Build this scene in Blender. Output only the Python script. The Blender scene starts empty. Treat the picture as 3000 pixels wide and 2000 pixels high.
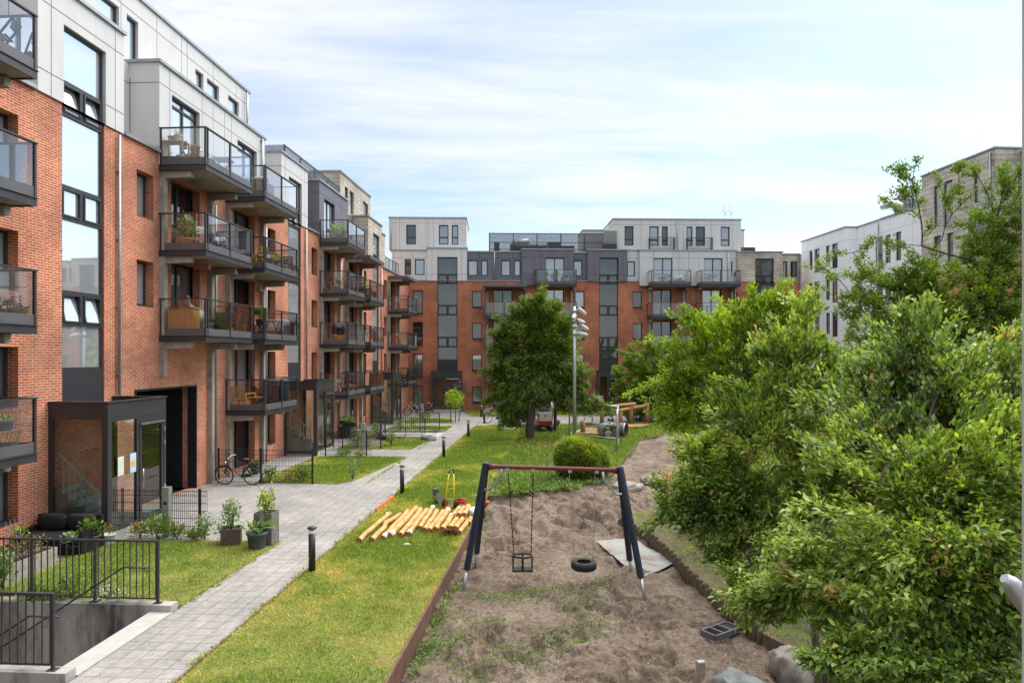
import bpy, math, random
import numpy as np
from mathutils import Vector, Matrix
random.seed(7); RNG = np.random.default_rng(7)
sc = bpy.context.scene; COL = sc.collection
PI = math.pi; R = math.radians
# ---- survey of the photograph: focal length, horizon and eye height (pixels of the 3000 px frame, metres)
F = 2000.; HZ = 1045.; CX = 1500.; CH = 4.73
def at(u, v, Y): return Vector(((u-CX)/F*Y, Y, CH-(v-HZ)/F*Y))
def G(u, v, z=0.): 
    Y = F*(CH-z)/(v-HZ); return Vector(((u-CX)/F*Y, Y, z))

class MB:
    """collects faces and links them as ONE mesh object"""
    def __init__(s): s.v = []; s.f = []; s.m = []; s.s = []
    def add(s, vs, fs, m=0, smooth=False):
        o = len(s.v); s.v += [tuple(p) for p in vs]
        for f in fs: s.f.append(tuple(i+o for i in f)); s.m.append(m); s.s.append(smooth)
        return s
    def quad(s, a, b, c, d, m=0): return s.add([a, b, c, d], [(0, 1, 2, 3)], m)
    def box(s, x0, x1, y0, y1, z0, z1, m=0):
        if x0 > x1: x0, x1 = x1, x0
        if y0 > y1: y0, y1 = y1, y0
        if z0 > z1: z0, z1 = z1, z0
        return s.add([(x0,y0,z0),(x1,y0,z0),(x1,y1,z0),(x0,y1,z0),(x0,y0,z1),(x1,y0,z1),(x1,y1,z1),(x0,y1,z1)],
              [(3,2,1,0),(4,5,6,7),(0,1,5,4),(1,2,6,5),(2,3,7,6),(3,0,4,7)], m)
    def beam(s, p, q, w, h=None, m=0, up=(0,0,1)):
        p = Vector(p); q = Vector(q); h = w if h is None else h
        d = (q-p).normalized(); up = Vector(up)
        if abs(d.dot(up)) > .98: up = Vector((0,1,0)) if abs(d.y) < .9 else Vector((1,0,0))
        x = d.cross(up).normalized()*w/2; y = x.cross(d).normalized()*h/2
        vs = [p-x-y, p+x-y, p+x+y, p-x+y, q-x-y, q+x-y, q+x+y, q-x+y]
        return s.add(vs, [(0,1,2,3),(7,6,5,4),(0,4,5,1),(1,5,6,2),(2,6,7,3),(3,7,4,0)], m)
    def tube(s, pts, r, n=8, m=0, closed=False, cap=True):
        pts = [Vector(p) for p in pts]; k = len(pts)
        rs = r if isinstance(r, (list, tuple)) else [r]*k
        vs = []; ref = None
        for i, p in enumerate(pts):
            a = pts[(i-1) % k] if (closed or i > 0) else p; b = pts[(i+1) % k] if (closed or i < k-1) else p
            d = (b-a).normalized()
            if ref is None: ref = Vector((0,0,1)) if abs(d.z) < .9 else Vector((1,0,0))
            x = d.cross(ref)
            if x.length < 1e-4: x = d.cross(Vector((.3,.9,.2)))
            x.normalize(); y = x.cross(d).normalized(); ref = y
            for j in range(n):
                t = 2*PI*j/n; vs.append(p+x*math.cos(t)*rs[i]+y*math.sin(t)*rs[i])
        fs = []
        for i in range(k if closed else k-1):
            for j in range(n):
                a = i*n+j; b = i*n+(j+1) % n; c = ((i+1) % k)*n+(j+1) % n; d = ((i+1) % k)*n+j
                fs.append((a, d, c, b))
        s.add(vs, fs, m, True)
        if cap and not closed:
            o = len(s.v)-len(vs)
            s.f.append(tuple(o+j for j in range(n))); s.m.append(m); s.s.append(False)
            s.f.append(tuple(o+(k-1)*n+j for j in reversed(range(n)))); s.m.append(m); s.s.append(False)
        return s
    def lathe(s, prof, n=16, c=(0,0,0), m=0, M=None, smooth=True):
        vs = []
        for r, z in prof:
            for j in range(n):
                t = 2*PI*j/n; p = Vector((r*math.cos(t), r*math.sin(t), z))
                if M is not None: p = M @ p
                vs.append(p+Vector(c))
        fs = []
        for i in range(len(prof)-1):
            for j in range(n): fs.append((i*n+j, i*n+(j+1) % n, (i+1)*n+(j+1) % n, (i+1)*n+j))
        return s.add(vs, fs, m, smooth)
    def prism(s, poly, z0, z1, m=0, top=True, bottom=False):
        n = len(poly); vs = [(p[0], p[1], z0) for p in poly]+[(p[0], p[1], z1) for p in poly]
        fs = [(i, (i+1) % n, n+(i+1) % n, n+i) for i in range(n)]
        if top: fs.append(tuple(range(n, 2*n)))
        if bottom: fs.append(tuple(reversed(range(n))))
        return s.add(vs, fs, m)
    def blob(s, c, r, n=14, k=9, noise=.0, seed=0, m=0, flat=0., rot=0.):
        rr = random.Random(seed); ph = [(rr.uniform(0, 6), rr.uniform(0, 6), rr.uniform(0, 6)) for _ in range(4)]
        vs = []
        for i in range(k+1):
            a = -PI/2+PI*i/k
            for j in range(n):
                b = 2*PI*j/n; x, y, z = math.cos(a)*math.cos(b), math.cos(a)*math.sin(b), math.sin(a)
                d = 1+noise*sum(math.sin((q+1.3)*2.1*x+p[0])*math.sin((q+1.1)*1.7*y+p[1])*math.cos((q+1)*1.9*z+p[2]) for q, p in enumerate(ph))
                if flat: 
                    z = max(-flat, min(flat, z*1.15))
                    mx = max(abs(x), abs(y)); 
                px, py, pz = x*r[0]*d, y*r[1]*d, z*r[2]*d
                vs.append((c[0]+px*math.cos(rot)-py*math.sin(rot), c[1]+px*math.sin(rot)+py*math.cos(rot), c[2]+pz))
        fs = [(i*n+j, i*n+(j+1) % n, (i+1)*n+(j+1) % n, (i+1)*n+j) for i in range(k) for j in range(n)]
        return s.add(vs, fs, m, True)
    def wall(s, x0, x1, z0, z1, holes, y=0., dep=.25, m=0, mr=None):
        """a wall sheet facing -y with rectangular holes and their reveals"""
        mr = m if mr is None else mr
        xs = sorted({x0, x1, *[min(max(h[i], x0), x1) for h in holes for i in (0, 1)]})
        zs = sorted({z0, z1, *[min(max(h[i], z0), z1) for h in holes for i in (2, 3)]})
        for a, b in zip(xs, xs[1:]):
            run = None
            for c, d in zip(zs, zs[1:]):
                cx, cz = (a+b)/2, (c+d)/2
                if any(h[0] < cx < h[1] and h[2] < cz < h[3] for h in holes):
                    if run: s.quad((a,y,run[0]),(b,y,run[0]),(b,y,run[1]),(a,y,run[1]), m); run = None
                else: run = (run[0], d) if run else (c, d)
            if run: s.quad((a,y,run[0]),(b,y,run[0]),(b,y,run[1]),(a,y,run[1]), m)
        for a, b, c, d in holes:
            Y = y+dep
            s.quad((a,y,c),(a,y,d),(a,Y,d),(a,Y,c), mr); s.quad((b,y,d),(b,y,c),(b,Y,c),(b,Y,d), mr)
            s.quad((a,y,d),(b,y,d),(b,Y,d),(a,Y,d), mr); s.quad((b,y,c),(a,y,c),(a,Y,c),(b,Y,c), mr)
        return s
    def mesh(s, name, mats, uvscale=1.):
        me = bpy.data.meshes.new(name); me.from_pydata(s.v, [], s.f); 
        for m in (mats if isinstance(mats, (list, tuple)) else [mats]): me.materials.append(m)
        me.polygons.foreach_set('material_index', s.m); me.polygons.foreach_set('use_smooth', s.s); me.update()
        uv = me.uv_layers.new(name='UVMap'); nl = len(me.loops)
        co = np.zeros(len(me.vertices)*3); me.vertices.foreach_get('co', co); co = co.reshape(-1, 3)
        li = np.zeros(nl, int); me.loops.foreach_get('vertex_index', li)
        no = np.zeros(len(me.polygons)*3); me.polygons.foreach_get('normal', no); no = np.abs(no.reshape(-1, 3))
        lt = np.zeros(len(me.polygons), int); me.polygons.foreach_get('loop_total', lt)
        nn = np.repeat(no, lt, axis=0); p = co[li]
        up = nn[:, 2] > .75; fx = nn[:, 1] >= nn[:, 0]
        U = np.where(up, p[:, 0], np.where(fx, p[:, 0], p[:, 1])); V = np.where(up, p[:, 1], p[:, 2])
        uv.data.foreach_set('uv', np.stack([U, V], 1).ravel().astype('f4'))
        return me
    def build(s, name, mats, parent=None, loc=None, rz=0.):
        return link(name, s.mesh(name, mats), parent, loc, rz)
def link(name, me, parent=None, loc=None, rz=0.):
    o = bpy.data.objects.new(name, me); COL.objects.link(o)
    if parent is not None: o.parent = parent
    if loc is not None: o.location = loc
    if rz: o.rotation_euler.z = rz
    return o
def thing(name, label, cat, loc=(0,0,0), rz=0., group=None):
    o = link(name, None, None, loc, rz); o.empty_display_size = .2
    return tag(o, label, cat, group)
def tag(o, label=None, cat=None, group=None, kind=None):
    for k, v in (('label', label), ('category', cat), ('group', group), ('kind', kind)):
        if v: o[k] = v
    return o
def dup(o, loc=None, rz=None, label=None, parent=None):
    c = o.copy(); COL.objects.link(c)
    if parent is not None: c.parent = parent
    if loc is not None: c.location = loc
    if rz is not None: c.rotation_euler.z = rz
    if label: c['label'] = label
    for ch in o.children: dup(ch, parent=c)
    return c
def npmesh(name, V, Q, mat, parent=None, attr=None, smooth=False):
    """mesh from numpy arrays: V (n,3), Q (m,k) faces, attr: per-vertex float 'rnd'"""
    me = bpy.data.meshes.new(name); n = len(V); m, k = Q.shape
    me.vertices.add(n); me.vertices.foreach_set('co', V.astype('f4').ravel())
    me.loops.add(m*k); me.loops.foreach_set('vertex_index', Q.astype('i4').ravel())
    me.polygons.add(m); me.polygons.foreach_set('loop_start', np.arange(0, m*k, k, dtype='i4'))
    me.polygons.foreach_set('loop_total', np.full(m, k, 'i4'))
    if smooth: me.polygons.foreach_set('use_smooth', np.ones(m, bool))
    for q in (mat if isinstance(mat, (list, tuple)) else [mat]): me.materials.append(q)
    if attr is not None:
        a = me.attributes.new('rnd', 'FLOAT', 'POINT'); a.data.foreach_set('value', attr.astype('f4'))
    me.update(calc_edges=True); me.validate()
    return link(name, me, parent)

# ------------------------------------------------------------------ materials
def nodes(name):
    m = bpy.data.materials.new(name); m.use_nodes = True; nt = m.node_tree
    return m, nt, nt.nodes['Principled BSDF'], lambda t, **k: newnode(nt, t, **k)
def newnode(nt, t, **k):
    n = nt.nodes.new('ShaderNode'+t)
    for a, b in k.items():
        if a in n.inputs: n.inputs[a].default_value = b
        else: setattr(n, a, b)
    return n
def c4(c): return (c[0], c[1], c[2], 1)
def ramp(nt, fac, stops):
    r = nt.nodes.new('ShaderNodeValToRGB'); e = r.color_ramp.elements
    while len(e) < len(stops): e.new(.5)
    for i, (p, c) in enumerate(stops): e[i].position = p; e[i].color = c4(c)
    nt.links.new(fac, r.inputs[0]); return r.outputs[0]
def mixc(nt, fac, a, b, mode='MIX'):
    n = nt.nodes.new('ShaderNodeMix'); n.data_type = 'RGBA'; n.blend_type = mode
    for s, v in ((n.inputs[0], fac), (n.inputs[6], a), (n.inputs[7], b)):
        if hasattr(v, 'links'): nt.links.new(v, s)
        else: s.default_value = v if not isinstance(v, tuple) else c4(v)
    return n.outputs[2]
def bump(nt, bsdf, h, strength=.3, dist=.02):
    b = newnode(nt, 'Bump', Strength=strength, Distance=dist); nt.links.new(h, b.inputs['Height'])
    nt.links.new(b.outputs[0], bsdf.inputs['Normal'])
def mat(name, col, rough=.6, metal=0., var=.15, scale=5., bmp=0., bscale=40., spec=.5, streak=1., dirt=None, d0=.5, d1=.7):
    m, nt, b, N = nodes(name)
    tc = N('TexCoord'); mp = N('Mapping', Scale=(1, 1, streak)); nt.links.new(tc.outputs['Object'], mp.inputs[0])
    n = N('TexNoise', Scale=scale, Detail=5., Roughness=.6); nt.links.new(mp.outputs[0], n.inputs['Vector'])
    lo = tuple(c*(1-var) for c in col); hi = tuple(min(1, c*(1+var)) for c in col)
    c = ramp(nt, n.outputs[0], [(.3, lo), (.7, hi)])
    if dirt:
        n2 = N('TexNoise', Scale=scale*.35, Detail=6., Roughness=.7); nt.links.new(mp.outputs[0], n2.inputs['Vector'])
        f = ramp(nt, n2.outputs[0], [(d0, (0,0,0)), (d1, (1,1,1))]); c = mixc(nt, f, c, dirt)
    nt.links.new(c, b.inputs['Base Color'])
    b.inputs['Roughness'].default_value = rough; b.inputs['Metallic'].default_value = metal
    b.inputs['Specular IOR Level'].default_value = spec
    if bmp:
        n3 = N('TexNoise', Scale=bscale, Detail=4.); nt.links.new(tc.outputs['Object'], n3.inputs['Vector'])
        bump(nt, b, n3.outputs[0], bmp)
    return m
def brickmat(name, c1, c2, mortar, w=.24, h=.0667, ms=.012, off=.5, rough=.85, patch=.34, bs=.5, tint=None, var2=2.5):
    m, nt, b, N = nodes(name); tc = N('TexCoord')
    br = N('TexBrick', Scale=1.); br.offset = off; br.inputs['Brick Width'].default_value = w
    br.inputs['Row Height'].default_value = h; br.inputs['Mortar Size'].default_value = ms; br.inputs['Mortar Smooth'].default_value = .15
    br.inputs['Color1'].default_value = c4(c1); br.inputs['Color2'].default_value = c4(c2); br.inputs['Mortar'].default_value = c4(mortar)
    nt.links.new(tc.outputs['UV'], br.inputs['Vector'])
    n = N('TexNoise', Scale=.55, Detail=6., Roughness=.65); nt.links.new(tc.outputs['UV'], n.inputs['Vector'])
    f = ramp(nt, n.outputs[0], [(.35, (1-patch,)*3), (.65, (1+patch*.6, 1+patch*.5, 1+patch*.4))])
    c = mixc(nt, 1., br.outputs['Color'], f, 'MULTIPLY')
    n2 = N('TexNoise', Scale=9., Detail=4.); nt.links.new(tc.outputs['UV'], n2.inputs['Vector'])
    c = mixc(nt, 1., c, ramp(nt, n2.outputs[0], [(.3, (.82,)*3), (.7, (1.12,)*3)]), 'MULTIPLY')
    if tint:
        n3 = N('TexNoise', Scale=.9, Detail=5.); nt.links.new(tc.outputs['UV'], n3.inputs['Vector'])
        c = mixc(nt, ramp(nt, n3.outputs[0], [(.56, (0,0,0)), (.75, (.35,)*3)]), c, tint)
    nt.links.new(c, b.inputs['Base Color']); b.inputs['Roughness'].default_value = rough
    b.inputs['Specular IOR Level'].default_value = .25
    inv = N('Math', operation='SUBTRACT'); inv.inputs[0].default_value = 1.; nt.links.new(br.outputs['Fac'], inv.inputs[1])
    bump(nt, b, inv.outputs[0], bs, .01)
    return m
def panemat(name, col, ior=1.8, rough=.02):
    m, nt, b, N = nodes(name); tc = N('TexCoord')
    n = N('TexNoise', Scale=.7, Detail=2.); nt.links.new(tc.outputs['Object'], n.inputs['Vector'])
    nt.links.new(ramp(nt, n.outputs[0], [(.35, tuple(c*.5 for c in col)), (.65, tuple(c*1.3 for c in col))]), b.inputs['Base Color'])
    b.inputs['Roughness'].default_value = rough; b.inputs['IOR'].default_value = ior
    return m
def skypane(name):
    m, nt, b, N = nodes(name); b.inputs['Base Color'].default_value = (.78, .82, .86, 1); b.inputs['Metallic'].default_value = .72; b.inputs['Roughness'].default_value = .02; return m
def glassmat(name, tint=(.86,.9,.88), ior=1.5, gain=1.8):
    m, nt, b, N = nodes(name); nt.nodes.remove(b); out = nt.nodes['Material Output']
    t = N('BsdfTransparent', Color=c4(tint)); g = N('BsdfGlossy', Roughness=.015); g.inputs['Color'].default_value = (1,1,1,1)
    f = N('Fresnel', IOR=ior); k = N('Math', operation='MULTIPLY', use_clamp=True); k.inputs[1].default_value = gain
    nt.links.new(f.outputs[0], k.inputs[0]); x = N('MixShader')
    nt.links.new(k.outputs[0], x.inputs[0]); nt.links.new(t.outputs[0], x.inputs[1]); nt.links.new(g.outputs[0], x.inputs[2])
    nt.links.new(x.outputs[0], out.inputs[0]); return m
def leafmat(name, stops, rough=.4, trans=.35, spec=.5):
    m, nt, b, N = nodes(name); a = N('Attribute', attribute_name='rnd')
    c = ramp(nt, a.outputs['Fac'], stops)
    geo = N('NewGeometry')
    c = mixc(nt, geo.outputs['Backfacing'], c, mixc(nt, 1., c, (1.1, 1.15, 1.3), 'MULTIPLY'))
    nt.links.new(c, b.inputs['Base Color']); b.inputs['Roughness'].default_value = rough; b.inputs['Specular IOR Level'].default_value = spec
    t = N('BsdfTranslucent'); nt.links.new(mixc(nt, 1., c, (1.5, 1.6, .6), 'MULTIPLY'), t.inputs[0])
    x = N('MixShader'); x.inputs[0].default_value = trans
    nt.links.new(b.outputs[0], x.inputs[1]); nt.links.new(t.outputs[0], x.inputs[2]); nt.links.new(x.outputs[0], nt.nodes['Material Output'].inputs[0])
    return m
D = {}
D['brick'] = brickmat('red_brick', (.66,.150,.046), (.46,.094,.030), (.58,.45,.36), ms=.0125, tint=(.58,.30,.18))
D['brickback'] = brickmat('shaded_red_brick', (.52,.135,.05), (.37,.085,.032), (.48,.35,.27), ms=.009, tint=(.44,.19,.10))  # red brick of the back row, its shade put into the darker colour
D['pale'] = mat('pale_grey_cladding', (.60,.60,.595), .55, var=.07, scale=1.6, streak=.18, dirt=(.5,.5,.49), d0=.55, d1=.8)
D['palejoint'] = mat('panel_joint', (.16,.16,.16), .8)
D['white'] = mat('white_cladding', (.84,.84,.855), .5, var=.04, scale=1.)
D['whitejoint'] = mat('white_panel_joint', (.38,.38,.38), .8)
D['darkclad'] = mat('slate_grey_cladding', (.135,.13,.155), .5, var=.12, scale=1.5)
D['darkjoint'] = mat('dark_panel_joint', (.04,.04,.045), .8)
D['shingle'] = brickmat('beige_shingle', (.56,.52,.44), (.47,.43,.37), (.17,.15,.13), w=1.6, h=.27, ms=.011, patch=.3)
D['shinglegrey'] = brickmat('grey_shingle', (.62,.59,.52), (.52,.49,.43), (.15,.14,.12), w=2.4, h=.33, ms=.014, patch=.45)
D['zinc'] = mat('zinc_trim', (.33,.34,.35), .4, .6, var=.12, scale=3)
D['darkmetal'] = mat('anthracite_metal', (.035,.034,.037), .45, var=.2, scale=3)
D['greymetal'] = mat('grey_balcony_plate', (.10,.098,.102), .45, var=.1, scale=2)
D['frame'] = mat('dark_window_frame', (.03,.031,.036), .45, var=.1)
D['concrete'] = mat('concrete', (.34,.31,.26), .85, var=.2, scale=2.5, dirt=(.17,.15,.12))
D['pitconcrete'] = mat('stained_concrete', (.33,.32,.30), .8, var=.2, scale=2., streak=.3, dirt=(.06,.055,.05), d0=.46, d1=.62)
D['paleconcrete'] = mat('pale_concrete', (.40,.40,.365), .8, var=.1, scale=4, dirt=(.33,.31,.26), d0=.6, d1=.75)
D['galv'] = mat('galvanised_steel', (.45,.46,.47), .4, .75, var=.15, scale=6)
D['pane1'] = panemat('dark_pane', (.02,.022,.026), 2.1); D['pane2'] = panemat('curtain_pane', (.30,.31,.31)); D['pane3'] = panemat('grey_pane', (.12,.125,.13), 3.4)
D['pane4'] = panemat('green_curtain_pane', (.2,.24,.2)); D['stairpane'] = panemat('stair_pane', (.06,.075,.07), 3.6); D['stairback'] = panemat('back_stair_pane', (.035,.045,.045), 2.0)
D['glass'] = glassmat('clear_glass', (.82,.9,.86)); D['balglass'] = glassmat('balcony_glass', (.86,.87,.87), 1.5, 2.0)
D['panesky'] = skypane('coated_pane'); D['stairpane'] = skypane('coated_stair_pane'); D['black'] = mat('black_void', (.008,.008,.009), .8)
D['whitepaint'] = mat('white_paint', (.75,.75,.73), .5, var=.05)
D['softwhite'] = mat('white_fabric', (.68,.67,.64), .9, var=.06)
D['greyfabric'] = mat('grey_fabric', (.10,.10,.115), .95, var=.2, scale=9)
D['lightfabric'] = mat('light_grey_fabric', (.42,.42,.42), .95, var=.1)
D['wood'] = mat('oiled_wood', (.36,.19,.075), .6, var=.25, scale=12)
D['teak'] = mat('honey_wood', (.45,.24,.07), .5, var=.2, scale=12)
D['darkwood'] = mat('dark_brown_wood', (.09,.045,.03), .6, var=.25, scale=9)
D['greywood'] = mat('weathered_wood', (.3,.27,.23), .85, var=.3, scale=10)
D['yellow'] = mat('yellow_paint', (.66,.52,.02), .45, var=.08)
D['terracotta'] = mat('terracotta', (.42,.17,.09), .8, var=.15)
D['orangepot'] = mat('ochre_pot', (.55,.28,.1), .7, var=.1)
D['redpot'] = mat('red_brown_pot', (.3,.09,.06), .6)
D['greypot'] = mat('grey_pot', (.36,.36,.35), .7, var=.1)
D['darkpot'] = mat('dark_grey_pot', (.07,.075,.085), .55)
D['blackplastic'] = mat('black_plastic', (.012,.012,.013), .45, var=.2)
D['rattan'] = brickmat('black_rattan', (.016,.016,.018), (.03,.03,.033), (.006,.006,.006), w=.05, h=.02, ms=.004, rough=.5, bs=.8)
D['wicker'] = brickmat('brown_wicker', (.17,.13,.105), (.22,.17,.14), (.07,.05,.04), w=.08, h=.028, ms=.005, bs=.8)
D['tanrattan'] = brickmat('tan_cane', (.45,.32,.16), (.5,.36,.2), (.16,.1,.05), w=.06, h=.05, ms=.009, off=0, bs=.6)
D['blackfabric'] = mat('black_cushion', (.014,.014,.016), .9, var=.3, scale=7)
D['soil'] = mat('soil', (.05,.035,.025), .95, var=.4, scale=20)
D['rubber'] = mat('black_rubber', (.012,.012,.013), .7, var=.3, scale=9)
D['bluesteel'] = mat('navy_painted_steel', (.012,.022,.045), .4, var=.3, scale=5, dirt=(.04,.05,.02), d0=.58, d1=.75)
D['redsteel'] = mat('worn_red_steel', (.13,.018,.024), .45, var=.2, scale=4, dirt=(.42,.38,.38), d0=.64, d1=.7)
D['orange'] = mat('orange_board', (.75,.17,.035), .6, var=.1)
D['log'] = mat('peeled_log', (.58,.32,.11), .65, var=.35, scale=6, dirt=(.36,.15,.045), d0=.5, d1=.66, bmp=.2, bscale=12)
D['logend'] = mat('log_end', (.27,.12,.04), .8, var=.3, scale=14)
D['chrome'] = mat('bright_steel', (.6,.6,.6), .25, .9, var=.05)
D['red'] = mat('red_paint', (.5,.02,.025), .4)
D['stone'] = mat('granite_boulder', (.25,.22,.19), .85, var=.3, scale=4, bmp=.3, bscale=14, dirt=(.40,.36,.32), d0=.5, d1=.65)
D['greystone'] = mat('slate_boulder', (.16,.18,.18), .75, var=.3, scale=4, bmp=.25, bscale=14)
D['bark'] = mat('bark', (.095,.078,.06), .9, var=.4, scale=9, bmp=.5, bscale=18)
D['barkred'] = mat('dark_bark', (.055,.04,.03), .9, var=.4, scale=9, bmp=.5, bscale=18)
D['edging'] = mat('rusty_edging', (.13,.065,.04), .8, var=.3, scale=3)
D['palisade'] = mat('old_palisade', (.085,.06,.04), .95, var=.5, scale=9, dirt=(.09,.1,.035), d0=.5, d1=.65)
D['skin'] = mat('skin', (.5,.29,.2), .6, var=.05); D['hair'] = mat('brown_hair', (.07,.035,.018), .6, var=.3, scale=30)
D['sage'] = mat('sage_blanket', (.27,.31,.24), .95, var=.15); D['beigeknit'] = mat('pale_green_knit', (.45,.46,.38), .95)
D['blue'] = mat('blue_cushion', (.07,.13,.2), .9)
D['rubbermat'] = mat('grey_rubber_mat', (.27,.27,.255), .8, var=.1, scale=3, dirt=(.17,.12,.09), d0=.5, d1=.62)
D['machinewhite'] = mat('machine_white', (.62,.61,.6), .4, var=.08); D['machinered'] = mat('machine_red', (.33,.015,.025), .35)
D['bikegreen'] = mat('bottle_green_paint', (.012,.035,.03), .3); D['bikemint'] = mat('mint_paint', (.4,.55,.47), .35)
# lamp of a bollard: unlit white diffuser
D['lampgrey'] = mat('lamp_housing', (.5,.5,.5), .4); D['dampwood'] = mat('damp_wood', (.15,.135,.12), .85, var=.35, scale=10)
D['diffuser'] = mat('opal_diffuser', (.7,.7,.66), .4)
LEAF_APPLE = leafmat('apple_leaf', [(0,(.07,.12,.026)),(.35,(.19,.275,.045)),(.7,(.41,.48,.10)),(.93,(.62,.62,.25)),(.945,(.56,.34,.15)),(1,(.34,.19,.08))], .42, .4, .5)
LEAF_BRIGHT = leafmat('bright_leaf', [(0,(0.115,0.180,0.015)),(.5,(0.258,0.360,0.025)),(1,(0.539,0.624,0.057))], .45, .4)
LEAF_HAW = leafmat('hawthorn_leaf', [(0,(0.092,0.147,0.018)),(.5,(0.184,0.265,0.029)),(.92,(0.345,0.411,0.052)),(1,(0.368,0.178,0.059))], .5, .36)
LEAF_DARK = leafmat('dark_feathery_leaf', [(0,(0.078,0.112,0.017)),(.5,(0.144,0.205,0.026)),(.9,(0.278,0.337,0.043)),(1,(0.334,0.205,0.051))], .55, .3)
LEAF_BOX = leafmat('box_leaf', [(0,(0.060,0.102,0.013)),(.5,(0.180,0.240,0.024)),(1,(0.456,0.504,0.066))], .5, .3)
LEAF_WEED = leafmat('weed_leaf', [(0,(0.063,0.110,0.022)),(.6,(0.141,0.220,0.035)),(1,(0.266,0.316,0.072))], .5, .35)
LEAF_SAGE = leafmat('grey_green_leaf', [(0,(0.087,0.160,0.058)),(.6,(0.174,0.275,0.087)),(1,(0.406,0.435,0.232))], .5, .3)
LEAF_YEL = leafmat('yellow_flower_leaf', [(0,(0.087,0.174,0.029)),(.6,(0.203,0.319,0.058)),(.75,(0.600,0.600,0.029)),(1,(0.600,0.600,0.029))], .5, .3)
LEAF_RUST = leafmat('rusty_leaf', [(0,(0.087,0.145,0.029)),(.5,(0.174,0.203,0.043)),(.7,(0.362,0.189,0.072)),(1,(0.435,0.174,0.058))], .5, .3)
GRASS = leafmat('grass_blade', [(0,(0.100,0.168,0.020)),(.4,(0.190,0.264,0.030)),(.62,(0.342,0.364,0.060)),(.8,(0.646,0.455,0.140)),(1,(0.722,0.546,0.220))], .6, .25, .3)

# ------------------------------------------------------------------ camera, sky, sun
cam = bpy.data.cameras.new('camera'); co = bpy.data.objects.new('camera', cam); COL.objects.link(co)
cam.lens = 24; cam.sensor_width = 36; cam.shift_y = 45/3000; cam.clip_end = 3000; cam.clip_start = .05
co.location = (0, 0, CH); co.rotation_euler = (PI/2, 0, 0); sc.camera = co
SUN_EL, SUN_AZ = R(54), R(46)      # azimuth from +Y (into the picture) towards +X
w = bpy.data.worlds.new('World'); sc.world = w; w.use_nodes = True; nt = w.node_tree; bg = nt.nodes['Background']
sky = newnode(nt, 'TexSky', sky_type='NISHITA', sun_disc=False, sun_elevation=SUN_EL, sun_rotation=SUN_AZ, air_density=1.0, dust_density=1.2, ozone_density=1.0)
tc = newnode(nt, 'TexCoord'); sep = newnode(nt, 'SeparateXYZ'); nt.links.new(tc.outputs['Generated'], sep.inputs[0])
def mth(op, a, b=None, clamp=False):
    n = newnode(nt, 'Math', operation=op, use_clamp=clamp)
    for i, v in enumerate((a, b)):
        if v is None: continue
        if hasattr(v, 'links'): nt.links.new(v, n.inputs[i])
        else: n.inputs[i].default_value = v
    return n.outputs[0]
zc = mth('MAXIMUM', sep.outputs[2], .03); zc = mth('ADD', zc, .12)
cmb = newnode(nt, 'CombineXYZ'); nt.links.new(mth('DIVIDE', sep.outputs[0], zc), cmb.inputs[0]); nt.links.new(mth('DIVIDE', sep.outputs[1], zc), cmb.inputs[1])
mp = newnode(nt, 'Mapping', Scale=(.55, 1.9, 1), Rotation=(0, 0, R(-9)), Location=(1.3, .4, 0)); nt.links.new(cmb.outputs[0], mp.inputs[0])
n1 = newnode(nt, 'TexNoise', Scale=1.15, Detail=9., Roughness=.62, Distortion=.35); nt.links.new(mp.outputs[0], n1.inputs['Vector'])
n2 = newnode(nt, 'TexNoise', Scale=.45, Detail=3., Roughness=.5); nt.links.new(mp.outputs[0], n2.inputs['Vector'])
dens = mth('ADD', mth('ADD', mth('MULTIPLY', n1.outputs[0], .75), mth('MULTIPLY', n2.outputs[0], .45)), mth('MULTIPLY', mth('SUBTRACT', sep.outputs[2], .30), .55))
cl = ramp(nt, dens, [(.47, (0,0,0)), (.56, (.35,.35,.35)), (.72, (1,1,1))])
haze = mth('SUBTRACT', 1., mth('MULTIPLY', sep.outputs[2], 3.3), True)     # low sky is veiled by thin cloud
haze = mth('MULTIPLY', mth('POWER', haze, 1.6), .9)
fac = mth('MAXIMUM', cl, haze); fac = mth('ADD', mth('MULTIPLY', fac, .80), .14, True)
skyc = mixc(nt, fac, mixc(nt, 1., sky.outputs[0], (.62, .70, .74), 'MULTIPLY'), (4.25, 4.32, 4.45))
dt = newnode(nt, 'VectorMath', operation='DOT_PRODUCT'); nt.links.new(tc.outputs['Generated'], dt.inputs[0]); dt.inputs[1].default_value = (math.sin(R(75))*math.cos(R(32)), math.cos(R(75))*math.cos(R(32)), math.sin(R(32)))
glow = mth('ADD', 1., mth('MULTIPLY', mth('POWER', mth('MAXIMUM', dt.outputs['Value'], 0.), 6.), .5))   # thin cloud is brightest on the sunward, right hand side
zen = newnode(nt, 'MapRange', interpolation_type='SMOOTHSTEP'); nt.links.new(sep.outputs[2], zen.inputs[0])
for k, v in enumerate((.46, .95, 1., 2.1)): zen.inputs[k+1].default_value = v                 # sky boosted outside the frame as added fill light; overcast is brightest overhead
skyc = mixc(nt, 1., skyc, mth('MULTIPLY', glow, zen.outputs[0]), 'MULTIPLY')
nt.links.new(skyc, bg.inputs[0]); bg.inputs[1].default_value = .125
sl = bpy.data.lights.new('sun', 'SUN'); sl.energy = 2.1; sl.angle = R(52); sl.color = (1, .95, .87)
so = bpy.data.objects.new('sun', sl); COL.objects.link(so)
sd = Vector((math.sin(SUN_AZ)*math.cos(SUN_EL), math.cos(SUN_AZ)*math.cos(SUN_EL), math.sin(SUN_EL)))
so.rotation_euler = sd.to_track_quat('Z', 'Y').to_euler(); so.location = (20, 10, 40)
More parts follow.
